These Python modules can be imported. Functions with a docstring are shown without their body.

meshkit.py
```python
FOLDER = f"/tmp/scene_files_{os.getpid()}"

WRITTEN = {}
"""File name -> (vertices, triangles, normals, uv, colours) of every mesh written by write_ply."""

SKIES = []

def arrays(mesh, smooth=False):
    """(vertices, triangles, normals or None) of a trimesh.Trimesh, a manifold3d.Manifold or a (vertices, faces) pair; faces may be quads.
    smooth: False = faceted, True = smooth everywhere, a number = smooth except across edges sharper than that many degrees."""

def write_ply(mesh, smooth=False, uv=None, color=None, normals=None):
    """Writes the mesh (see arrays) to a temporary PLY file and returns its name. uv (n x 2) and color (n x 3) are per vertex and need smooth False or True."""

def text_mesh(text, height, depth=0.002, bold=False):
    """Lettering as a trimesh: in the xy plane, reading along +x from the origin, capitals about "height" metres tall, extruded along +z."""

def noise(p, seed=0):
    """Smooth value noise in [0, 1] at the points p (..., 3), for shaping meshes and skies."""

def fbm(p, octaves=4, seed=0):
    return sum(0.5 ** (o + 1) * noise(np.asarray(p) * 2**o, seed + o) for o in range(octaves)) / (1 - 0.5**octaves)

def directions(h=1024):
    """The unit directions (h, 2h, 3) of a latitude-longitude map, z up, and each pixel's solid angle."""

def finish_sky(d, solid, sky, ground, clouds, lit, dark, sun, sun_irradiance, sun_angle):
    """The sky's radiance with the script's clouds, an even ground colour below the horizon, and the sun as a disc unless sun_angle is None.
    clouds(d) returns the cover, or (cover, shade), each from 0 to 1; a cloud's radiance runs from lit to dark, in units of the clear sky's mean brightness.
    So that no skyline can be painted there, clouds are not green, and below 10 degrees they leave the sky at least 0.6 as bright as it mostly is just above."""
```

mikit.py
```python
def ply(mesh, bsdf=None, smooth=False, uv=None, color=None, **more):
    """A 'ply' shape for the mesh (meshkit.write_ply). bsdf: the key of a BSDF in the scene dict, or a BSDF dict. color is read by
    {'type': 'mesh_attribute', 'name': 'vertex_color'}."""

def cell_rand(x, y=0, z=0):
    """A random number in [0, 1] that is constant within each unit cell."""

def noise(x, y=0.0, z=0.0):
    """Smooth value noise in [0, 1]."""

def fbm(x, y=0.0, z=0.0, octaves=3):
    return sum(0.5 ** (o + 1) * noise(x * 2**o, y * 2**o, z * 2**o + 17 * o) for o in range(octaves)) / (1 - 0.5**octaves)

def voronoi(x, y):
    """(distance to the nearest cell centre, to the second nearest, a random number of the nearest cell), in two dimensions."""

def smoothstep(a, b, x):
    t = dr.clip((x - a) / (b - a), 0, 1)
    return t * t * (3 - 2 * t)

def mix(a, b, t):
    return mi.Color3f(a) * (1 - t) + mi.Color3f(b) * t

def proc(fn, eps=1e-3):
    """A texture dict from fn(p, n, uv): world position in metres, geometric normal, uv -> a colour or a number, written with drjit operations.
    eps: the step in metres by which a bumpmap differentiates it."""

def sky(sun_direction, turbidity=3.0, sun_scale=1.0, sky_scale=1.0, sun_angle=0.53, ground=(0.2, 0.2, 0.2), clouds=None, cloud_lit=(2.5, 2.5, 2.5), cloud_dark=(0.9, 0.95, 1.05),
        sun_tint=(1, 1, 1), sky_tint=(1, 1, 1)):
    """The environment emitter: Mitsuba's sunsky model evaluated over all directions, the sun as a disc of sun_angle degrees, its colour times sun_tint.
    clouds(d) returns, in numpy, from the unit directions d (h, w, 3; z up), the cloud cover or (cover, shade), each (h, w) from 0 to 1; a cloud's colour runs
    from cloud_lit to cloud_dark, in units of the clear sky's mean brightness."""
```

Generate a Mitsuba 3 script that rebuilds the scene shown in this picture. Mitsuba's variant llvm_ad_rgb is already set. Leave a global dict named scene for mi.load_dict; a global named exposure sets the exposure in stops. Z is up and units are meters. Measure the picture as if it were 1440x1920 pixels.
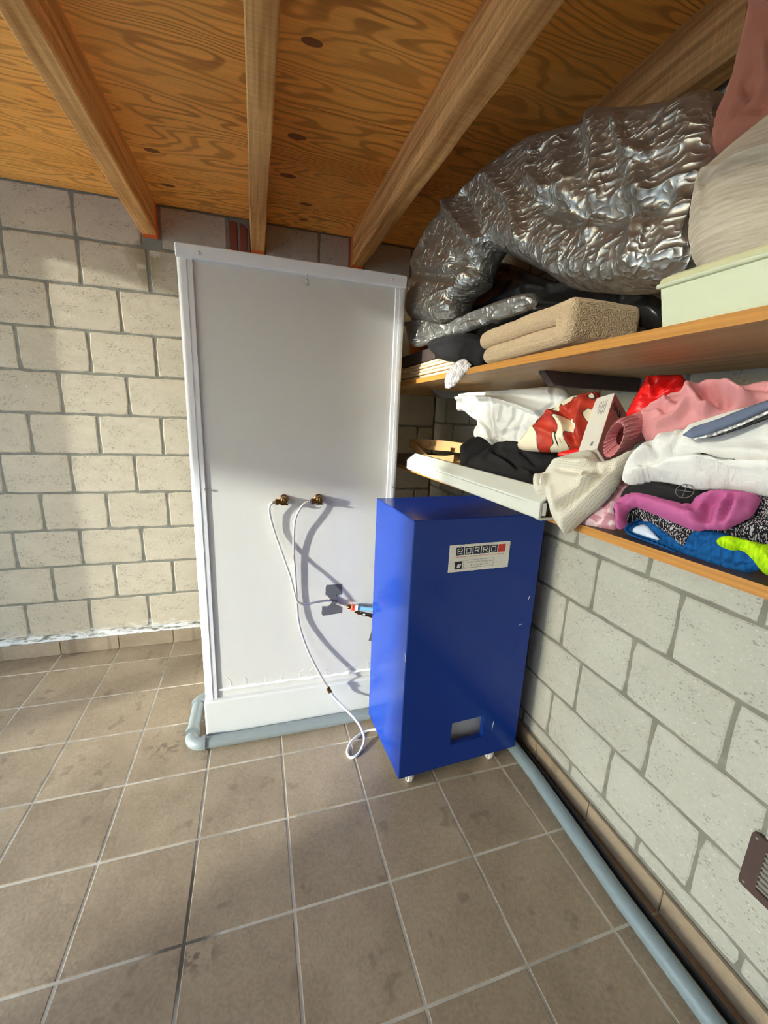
import math, random, sys
import numpy as np, trimesh, shapely
import shapely.geometry as sg
import shapely.affinity
import manifold3d as mf
import drjit as dr
import mitsuba as mi
from scipy.spatial import Delaunay, cKDTree
import mikit, meshkit
from mikit import noise, fbm, voronoi, cell_rand, smoothstep, mix, proc

rng = np.random.default_rng(7)
random.seed(7)
T = mi.ScalarTransform4f
scene, labels = {'type': 'scene'}, {}

# ------------------------------------------------------------------ camera
CAM = np.array([0.5296, -1.5475, 1.4532])
CR = np.array([[0.95583, -0.29093, 0.04168], [-0.02773, -0.23107, -0.97254], [0.29257, 0.92843, -0.22893]])
CR = np.linalg.qr(CR.T)[0].T * np.sign(np.diag(np.linalg.qr(CR.T)[1]))[:, None]
FPX = 772.17
scene['camera'] = {'type': 'perspective', 'fov': math.degrees(2 * math.atan(720 / FPX)), 'fov_axis': 'x',
                   'near_clip': 0.02, 'far_clip': 200.0,
                   'to_world': T().look_at(origin=CAM.tolist(), target=(CAM + CR[2]).tolist(), up=(-CR[1]).tolist())}
# ------------------------------------------------------------------ sky, sun, exposure
SUN = (-0.925, -0.335, 0.19)
scene['sky'] = mikit.sky(SUN, turbidity=3.0, sun_scale=0.8, sky_scale=3.9, sun_angle=1.2, ground=(0.5, 0.48, 0.44),
                         sun_tint=(0.84, 1.40, 3.3), sky_tint=(1.06, 1.12, 1.25))
exposure = 3.25


# ------------------------------------------------------------------ helpers
def ray(u, v):
    return CR.T @ np.array([(u - 720) / FPX, (v - 960) / FPX, 1.0])


def on(u, v, axis, val):
    d = ray(u, v)
    return CAM + (val - CAM[axis]) / d[axis] * d


def onpl(u, v, P, n):
    d = ray(u, v)
    return CAM + (n @ (P - CAM)) / (n @ d) * d


def free(key):
    if key not in scene and key not in labels:
        return key
    i = 1
    while f'{key}_{i:03d}' in scene or f'{key}_{i:03d}' in labels:
        i += 1
    return f'{key}_{i:03d}'


def add(key, mesh, mat, smooth=30, label=None, cat=None, group=None, kind=None, uv=None):
    key = free(key)
    scene[key] = mesh if isinstance(mesh, dict) else mikit.ply(mesh, mat, smooth=smooth, uv=uv)
    note(key, label, cat, group, kind)
    return key


def note(key, label=None, cat=None, group=None, kind=None):
    e = {k: v for k, v in (('label', label), ('category', cat), ('group', group), ('kind', kind)) if v}
    if e:
        labels[key] = e


def thing(name, label, cat, group=None):
    key = free(name)
    note(key, label, cat, group)
    return key


def principled(color, rough=0.6, metallic=0.0, spec=0.5, bump=None, scale=1.0, **kw):
    b = {'type': 'principled', 'base_color': color if isinstance(color, dict) else {'type': 'rgb', 'value': list(color)},
         'roughness': rough, 'metallic': metallic, 'specular': spec, **kw}
    if bump is not None:
        b = {'type': 'bumpmap', 'bsdf': b, 'arbitrary': bump, 'scale': scale}
    return {'type': 'twosided', 'bsdf': b}


def cat_(*ms):
    return trimesh.util.concatenate(list(ms))


def bx(x0, x1, y0, y1, z0, z1, c=0.0):
    """A box, its edges chamfered by c."""
    if c <= 0:
        m = trimesh.creation.box(extents=(x1 - x0, y1 - y0, z1 - z0))
        m.apply_translation(((x0 + x1) / 2, (y0 + y1) / 2, (z0 + z1) / 2))
        return m
    pts = []
    for sx in (0, 1):
        for sy in (0, 1):
            for sz in (0, 1):
                X, Y, Z = (x0, x1)[sx], (y0, y1)[sy], (z0, z1)[sz]
                ix, iy, iz = (c, -c)[sx], (c, -c)[sy], (c, -c)[sz]
                pts += [(X, Y + iy, Z + iz), (X + ix, Y, Z + iz), (X + ix, Y + iy, Z)]
    return trimesh.convex.convex_hull(np.array(pts))


def rounded(x0, x1, y0, y1, z0, z1, r, seg=12):
    s = mf.Manifold.sphere(r, seg)
    return totri(mf.Manifold.batch_hull([s.translate((X, Y, Z)) for X in (x0 + r, x1 - r) for Y in (y0 + r, y1 - r) for Z in (z0 + r, z1 - r)]))


def totri(m):
    m = m.to_mesh()
    return trimesh.Trimesh(m.vert_properties[:, :3], m.tri_verts, process=False)


def toman(t):
    return mf.Manifold(mf.Mesh(np.asarray(t.vertices, np.float32), np.asarray(t.faces, np.uint32)))


def spline(pts, n=12):
    P = np.asarray(pts, float)
    P = np.vstack([2 * P[0] - P[1], P, 2 * P[-1] - P[-2]])
    out = []
    for i in range(1, len(P) - 2):
        a, b, c, d = P[i - 1:i + 3]
        for t in np.linspace(0, 1, n, endpoint=False):
            out.append(0.5 * ((2 * b) + (c - a) * t + (2 * a - 5 * b + 4 * c - d) * t * t + (3 * b - a - 3 * c + d) * t ** 3))
    out.append(P[-2])
    return np.array(out)


def tube(path, r, sides=12, caps=True):
    """A round tube along a polyline; r is a number or one radius per point."""
    P = np.asarray(path, float)
    r = np.broadcast_to(np.asarray(r, float), (len(P),))
    t = np.gradient(P, axis=0)
    t /= np.maximum(np.linalg.norm(t, axis=1, keepdims=True), 1e-12)
    u = np.cross(t[0], [0.13, 0.31, 0.94])
    u /= np.linalg.norm(u)
    rings, a = [], np.linspace(0, 2 * np.pi, sides, endpoint=False)
    for k in range(len(P)):
        u = u - t[k] * (u @ t[k])
        u /= np.linalg.norm(u)
        w = np.cross(t[k], u)
        rings.append(P[k] + r[k] * (np.cos(a)[:, None] * u + np.sin(a)[:, None] * w))
    V = np.vstack(rings + [P[:1], P[-1:]])
    F, n = [], len(P)
    for k in range(n - 1):
        for j in range(sides):
            q, s = k * sides + j, k * sides + (j + 1) % sides
            F += [(q, s, s + sides), (q, s + sides, q + sides)]
    if caps:
        for j in range(sides):
            F.append((n * sides, (j + 1) % sides, j))
            F.append((n * sides + 1, (n - 1) * sides + j, (n - 1) * sides + (j + 1) % sides))
    return trimesh.Trimesh(V, F, process=False)


def lathe(p0, axis, profile, sides=24):
    """A turned solid: profile (distance along the axis, radius) pairs from p0."""
    axis = np.asarray(axis, float) / np.linalg.norm(axis)
    pr = np.array(profile, float)
    a = np.linspace(0, 2 * np.pi, sides, endpoint=False)
    u = np.cross(axis, [0.2, 0.5, 0.83])
    u /= np.linalg.norm(u)
    w = np.cross(axis, u)
    ring = np.cos(a)[:, None] * u + np.sin(a)[:, None] * w
    V = np.vstack([np.asarray(p0) + axis * d + max(r, 1e-5) * ring for d, r in pr])
    F = []
    for k in range(len(pr) - 1):
        for j in range(sides):
            q, s = k * sides + j, k * sides + (j + 1) % sides
            F += [(q, s, s + sides), (q, s + sides, q + sides)]
    n = len(pr)
    F += [(0, (j + 1), j) for j in range(1, sides - 1)] + [((n - 1) * sides, (n - 1) * sides + j, (n - 1) * sides + j + 1) for j in range(1, sides - 1)]
    return trimesh.Trimesh(V, F, process=False)


def extrude(outline, frame, depth):
    """outline (2d points) in the frame (origin, e1, e2), pushed along e1 x e2 by depth."""
    o, e1, e2 = (np.asarray(v, float) for v in frame)
    poly = outline if hasattr(outline, 'exterior') else sg.Polygon(outline)
    m = trimesh.creation.extrude_polygon(poly, depth, engine='earcut')
    n = np.cross(e1, e2)
    V = np.asarray(m.vertices)
    m.vertices = o + V[:, :1] * e1 + V[:, 1:2] * e2 + V[:, 2:] * n
    return m


def on_face(mesh, o, e1, e2):
    n = np.cross(e1, e2)
    V = np.asarray(mesh.vertices)
    mesh.vertices = np.asarray(o) + V[:, :1] * np.asarray(e1) + V[:, 1:2] * np.asarray(e2) + V[:, 2:] * n
    return mesh


def chaikin(P, it=2):
    P = np.asarray(P, float)
    for _ in range(it):
        Q = np.roll(P, -1, 0)
        P = np.stack([0.75 * P + 0.25 * Q, 0.25 * P + 0.75 * Q], 1).reshape(-1, 2)
    return P


def linedist(Q, L):
    """Distance of the points Q to a polyline L, with the place along it from 0 to 1."""
    best, along = np.full(len(Q), 9.0), np.zeros(len(Q))
    L = np.asarray(L, float)
    for i in range(len(L) - 1):
        a, d = L[i], L[i + 1] - L[i]
        t = np.clip(((Q - a) @ d) / max(d @ d, 1e-12), 0, 1)
        e = np.linalg.norm(Q - a - t[:, None] * d, axis=1)
        along = np.where(e < best, (i + t) / (len(L) - 1), along)
        best = np.minimum(best, e)
    return best, along


def puff(outline, centre, X, n, thick, edge, creases=(), rough=(), res=0.006, back=0.004, smooth_it=2, bend=None, crumple=None):
    """A filled cloth body: the outline (photo pixels) taken to the plane with normal n through the point of pixel 'centre' at x = X, then given
    thickness (a rounded rim of width edge), fold ridges and valleys (pixel polylines, height, width), and fine unevenness (amplitude, cell) pairs."""
    wide = lambda px: [(u if u <= 1440 else 1440 + (u - 1440) * 1.9, v) for u, v in px]      # what runs out of the picture goes on beyond it
    outline, creases = wide(outline), [(wide(c_), a_, w_) for c_, a_, w_ in creases]
    n = np.asarray(n, float) / np.linalg.norm(n)
    P0 = on(*centre, 0, X)
    e1 = np.cross([0, 0, 1.0], n)
    e1 /= np.linalg.norm(e1)
    e2 = np.cross(n, e1)
    flat = lambda px: np.array([[(onpl(u, v, P0, n) - P0) @ e1, (onpl(u, v, P0, n) - P0) @ e2] for u, v in px])
    poly = sg.Polygon(chaikin(flat(outline), smooth_it)).buffer(0)
    if poly.geom_type != 'Polygon':
        poly = max(poly.geoms, key=lambda g: g.area)
    ring = np.array(sg.LineString(poly.exterior.coords).segmentize(res).coords)[:-1]
    x0, y0, x1, y1 = poly.bounds
    gx, gy = np.meshgrid(np.arange(x0, x1, res), np.arange(y0, y1, res))
    gx[::2] += res / 2
    G = np.c_[gx.ravel(), gy.ravel()]
    inner = poly.buffer(-res * 0.6)
    G = G[shapely.contains_xy(inner, G[:, 0], G[:, 1])]
    V2 = np.vstack([ring, G])
    tri = Delaunay(V2).simplices
    c = V2[tri].mean(1)
    tri = tri[shapely.contains_xy(poly, c[:, 0], c[:, 1])]
    a, b, d3 = V2[tri[:, 0]], V2[tri[:, 1]], V2[tri[:, 2]]
    ar = (b - a)[:, 0] * (d3 - a)[:, 1] - (b - a)[:, 1] * (d3 - a)[:, 0]
    tri = tri[np.abs(ar) > 1e-10]
    ar = ar[np.abs(ar) > 1e-10]
    tri[ar < 0] = tri[ar < 0][:, ::-1]
    dist = cKDTree(np.array(sg.LineString(poly.exterior.coords).segmentize(res / 3).coords)).query(V2)[0]
    dist[:len(ring)] = 0
    w = np.clip(dist / edge, 0, 1)
    dome = np.sqrt(1 - (1 - w) ** 2)
    h = thick * dome
    soft = np.clip(dist / min(edge, 0.02), 0, 1)
    for px, amp, width in creases:
        e, al = linedist(V2, flat(px))
        h = h + 1.5 * amp * np.exp(-(e / width) ** 2) * soft
    p3 = P0 + V2[:, :1] * e1 + V2[:, 1:] * e2
    for k, (amp, cell) in enumerate(rough):
        h = h + amp * (2 * meshkit.fbm(p3 / cell, 2, 11 + k) - 1) * soft
    if crumple:
        h = h + crumple(p3) * soft
    off = bend(V2) if bend else 0
    F3 = p3 + n * (h + off)[:, None]
    B3 = p3 + n * (off - np.asarray(back) * dome)[:, None]
    m, nb = len(V2), len(ring)
    remap = np.r_[np.arange(nb), m + np.arange(m - nb)]
    V = np.vstack([F3, B3[nb:]])
    F = np.vstack([tri, remap[tri][:, ::-1]])
    uv = np.vstack([V2, V2[nb:]])
    return trimesh.Trimesh(V, F, process=False), uv


def cloth(key, mat, *a, label=None, cat=None, **k):
    m, uv = puff(*a, **k)
    return add(key, m, mat, smooth=True, uv=uv, label=label, cat=cat)


# ------------------------------------------------------------------ materials
def C3(r, g, b):
    return mi.Color3f(r, g, b)


def f_block(p, n, uv):
    big = fbm(p.x * 7 + 3, p.y * 7, p.z * 7, 3)
    fine = fbm(p.x * 90, p.y * 90, p.z * 90, 3)
    c = mix((0.37, 0.352, 0.305), (0.53, 0.515, 0.46), 0.25 * uv.x + 0.45 * big + 0.35 * fine)
    c = c * mix((0.97, 1.0, 1.0), (1.10, 1.0, 0.88), smoothstep(1.0, 1.05, p.y))
    pit = smoothstep(0.70, 0.80, noise(p.x * 190, p.y * 190, p.z * 190)) * smoothstep(0.45, 0.62, fbm(p.x * 22, p.y * 22, p.z * 22, 2))
    c = mix(c, (0.16, 0.145, 0.115), 0.5 * pit)
    spk = smoothstep(0.80, 0.86, noise(p.x * 210 + 9, p.y * 210, p.z * 210))
    c = mix(c, (0.70, 0.68, 0.62), 0.5 * spk)
    # lime bloom at the foot of the wall and the damp run below the rafter seat
    salt = smoothstep(0.155, 0.085, p.z + 0.10 * (fbm(p.x * 16, p.y * 16, p.z * 30, 3) - 0.5)) * smoothstep(0.30, 0.52, fbm(p.x * 30, p.y * 30, p.z * 70, 3)) * smoothstep(0.9, 1.0, p.y)
    c = mix(c, (0.86, 0.86, 0.84), salt)
    run = smoothstep(0.16, 0.0, dr.abs(p.x - 0.02) + 0.5 * dr.abs(p.z - 2.20)) * smoothstep(0.42, 0.58, fbm(p.x * 22, p.y, p.z * 14, 3)) * smoothstep(1.0, 1.05, p.y)
    return mix(c, (0.22, 0.18, 0.085), 0.8 * run)


def b_block(p, n, uv):
    pit = smoothstep(0.70, 0.80, noise(p.x * 190, p.y * 190, p.z * 190)) * smoothstep(0.45, 0.62, fbm(p.x * 22, p.y * 22, p.z * 22, 2))
    return fbm(p.x * 110, p.y * 110, p.z * 110, 3) * 0.7 - pit


def f_mortar(p, n, uv):
    c = mix((0.165, 0.16, 0.135), (0.275, 0.265, 0.225), fbm(p.x * 25, p.y * 25, p.z * 25, 4))
    salt = smoothstep(0.165, 0.095, p.z + 0.10 * (fbm(p.x * 16, p.y * 16, p.z * 30, 3) - 0.5)) * smoothstep(0.28, 0.50, fbm(p.x * 30, p.y * 30, p.z * 70, 3)) * smoothstep(0.9, 1.0, p.y)
    return mix(c, (0.86, 0.86, 0.84), salt)


def b_mortar(p, n, uv):
    return fbm(p.x * 90, p.y * 90, p.z * 90, 3)


def f_tile(p, n, uv):
    big = fbm(p.x * 6 + uv.x * 31, p.y * 6 + uv.x * 17, p.z * 6, 4)
    fine = fbm(p.x * 160, p.y * 160, p.z * 160, 2)
    c = mix((0.22, 0.165, 0.112), (0.405, 0.318, 0.222), 0.75 * big + 0.25 * uv.x)
    c = c * (0.86 + 0.28 * fine)
    spot = smoothstep(0.70, 0.82, fbm(p.x * 17 + 5, p.y * 17, 2.0, 3))
    dirt = smoothstep(0.09, 0.0, dr.sqrt(dr.square(p.x - 0.335) + dr.square((p.y + 0.64) * 1.6))) * smoothstep(0.45, 0.6, fbm(p.x * 60, p.y * 60, 1.0, 3))
    scuff = smoothstep(0.13, 0.02, dr.sqrt(dr.square(p.x - 0.12) + dr.square(p.y - 0.18))) * smoothstep(0.52, 0.66, fbm(p.x * 45, p.y * 45, 1.0, 3))
    return mix(c, (0.11, 0.075, 0.05), dr.minimum(0.30 * spot + 0.8 * dirt + 0.6 * scuff, 1.0))


def b_tile(p, n, uv):
    return fbm(p.x * 130, p.y * 130, p.z * 130, 2) + 2.5 * fbm(p.x * 9 + uv.x * 9, p.y * 9, p.z * 9, 2)


def f_grout(p, n, uv):
    c = mix((0.42, 0.385, 0.32), (0.56, 0.52, 0.44), fbm(p.x * 30, p.y * 30, 0.0, 3))
    wet = dr.maximum(smoothstep(0.0, 1.0, (0.115 - dr.abs(p.x - 0.295)) * 14) * smoothstep(0.03, 0.015, dr.abs(p.y + 0.6)),
                     smoothstep(0.03, 0.015, dr.abs(p.x - 0.3)) * smoothstep(0.0, 1.0, (0.24 - dr.abs(p.y + 0.55)) * 8))
    old = smoothstep(0.52, 0.68, fbm(p.x * 9, p.y * 9, 3.0, 3)) * 0.3
    return mix(c, (0.055, 0.045, 0.032), dr.maximum(0.85 * wet, old))


PLUGS = [(on(u, v, 2, 2.44), a) for u, v, a in ((557, 257, .034), (540, 330, .034), (573, 383, .03), (570, 413, .025), (315, 348, .03), (285, 283, .03), (585, 80, .03))]


def f_ply(p, n, uv):
    w = fbm(p.x * 1.1 + 2, p.y * 6.0, 1.0, 3)
    w2 = fbm(p.x * 6, p.y * 17, 4.0, 2)
    f = p.y * 24 + w * 13 + w2 * 2.0
    s = 0.5 + 0.5 * dr.sin(f * 6.2832)
    late = smoothstep(0.50, 0.97, s) * (0.40 + 0.60 * noise(p.x * 2.4 + 7, p.y * 7, 2.0))
    fib = fbm(p.x * 12, p.y * 260, 0.0, 2)
    c = mix((0.78, 0.33, 0.060), (0.94, 0.46, 0.110), noise(p.x * 2, p.y * 5, 9.0))
    c = mix(c, (0.38, 0.14, 0.028), 0.82 * late) * (0.84 + 0.3 * fib)
    for P, a in PLUGS:
        e = dr.square((p.x - float(P[0])) / a) + dr.square((p.y - float(P[1])) / (a * 0.5))
        c = mix(c, mi.Color3f(0.24, 0.085, 0.026) * (0.8 + 0.4 * fib), smoothstep(1.05, 0.95, e))
    return c


def f_rafter(p, n, uv):
    g = fbm(p.x * 45, p.y * 2.2, p.z * 45, 3)
    band = fbm(p.x * 140 + 3, p.y * 5, p.z * 140, 3)
    c = mix((0.40, 0.17, 0.048), (0.76, 0.42, 0.16), smoothstep(0.25, 0.75, 0.6 * g + 0.4 * band))
    saw = noise(p.x * 6, p.y * 260, p.z * 6)
    c = c * (0.86 + 0.25 * saw)
    knot = smoothstep(0.73, 0.84, fbm(p.x * 9 + 4, p.y * 5, p.z * 9, 3))
    return mix(c, (0.13, 0.06, 0.025), 0.85 * knot)


def b_rafter(p, n, uv):
    return noise(p.x * 8, p.y * 260, p.z * 8) + fbm(p.x * 160, p.y * 12, p.z * 160, 2)


def f_lip(p, n, uv):
    g = fbm(p.x * 90, p.y * 5, p.z * 240, 3)
    return mix((0.34, 0.135, 0.020), (0.50, 0.235, 0.048), g)


def f_under(p, n, uv):
    g = fbm(p.x * 55, p.y * 2.5, 0.0, 3)
    return mix((0.35, 0.20, 0.085), (0.50, 0.30, 0.135), g)


def f_linen(p, n, uv):
    t = fbm(uv.x * 45, uv.y * 380, 1.0, 3)
    return mix((0.32, 0.265, 0.20), (0.50, 0.435, 0.35), t)


def f_terry(p, n, uv):
    return mix((0.40, 0.28, 0.165), (0.55, 0.42, 0.28), noise(p.x * 420, p.y * 420, p.z * 420))


def b_terry(p, n, uv):
    return noise(p.x * 380, p.y * 380, p.z * 380)


def f_marl(p, n, uv):
    t = noise(uv.x * 900 + 3 * noise(uv.y * 90, uv.x * 90), uv.y * 520, 3.0)
    return mix((0.012, 0.011, 0.014), (0.36, 0.33, 0.35), smoothstep(0.50, 0.78, t))


def f_cream(p, n, uv):
    a = uv.x * 270
    b = uv.y * 270
    row = dr.floor(b)
    dx = a + 0.5 * (row - 2 * dr.floor(row / 2))
    d = dr.sqrt(dr.square(dx - dr.floor(dx) - 0.5) + dr.square(b - row - 0.5))
    return mix((0.42, 0.385, 0.31), (0.56, 0.53, 0.45), smoothstep(0.14, 0.36, d))


def f_feather(p, n, uv):
    x = uv.x * 19.0 + 0.6 * fbm(uv.x * 9, uv.y * 9, 1.0, 2)
    y = uv.y * 20.0 + 0.6 * fbm(uv.x * 9, uv.y * 9, 5.0, 2)
    comb = noise(uv.x * 160 + uv.y * 40, uv.y * 22, 2.0)
    v = fbm(x, y, 3.0, 2) + 0.10 * (comb - 0.5)
    c = mix((0.30, 0.016, 0.010), (0.52, 0.045, 0.018), noise(x * 2, y * 2, 1.0))
    c = mix(c, (0.020, 0.020, 0.028), smoothstep(0.475, 0.487, v))
    return mix(c, (0.70, 0.61, 0.44), smoothstep(0.502, 0.514, v))


def f_lace(p, n, uv):
    t = fbm(uv.x * 90, uv.y * 90, 1.0, 2)
    return mix((0.50, 0.23, 0.28), (0.66, 0.49, 0.52), smoothstep(0.44, 0.58, t))


def f_hook(p, n, uv):
    t = noise(uv.x * 300, uv.y * 140, 2.0)
    return mix((0.36, 0.33, 0.33), (0.70, 0.66, 0.66), smoothstep(0.30, 0.55, t))


def f_fleece(p, n, uv):
    t = fbm(uv.x * 260, uv.y * 160, 1.0, 3)
    return mix((0.003, 0.030, 0.115), (0.012, 0.105, 0.31), t)


def f_lime(p, n, uv):
    return mix((0.13, 0.36, 0.002), (0.52, 0.74, 0.012), fbm(uv.x * 420, uv.y * 120, 1.0, 3))


def f_braid(p, n, uv):
    return 0.45 + 0.4 * noise(p.x * 700, p.y * 700, p.z * 500)


def f_cotton(p, n, uv):
    return noise(uv.x * 700, uv.y * 700, 1.0) + 3 * fbm(uv.x * 60, uv.y * 60, 2.0, 3)


def b_crinkle(p, n, uv):
    w = 0.9 * fbm(p.x * 16, p.y * 16, p.z * 16, 2)
    r1 = dr.sqrt(dr.abs(noise(p.x * 30 + w, p.y * 30, p.z * 30 + w) - 0.5) + 0.004)
    r2 = dr.sqrt(dr.abs(noise(p.x * 70, p.y * 70 + w, p.z * 70) - 0.5) + 0.004)
    return 1.0 - 0.8 * r1 - 0.4 * r2


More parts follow.
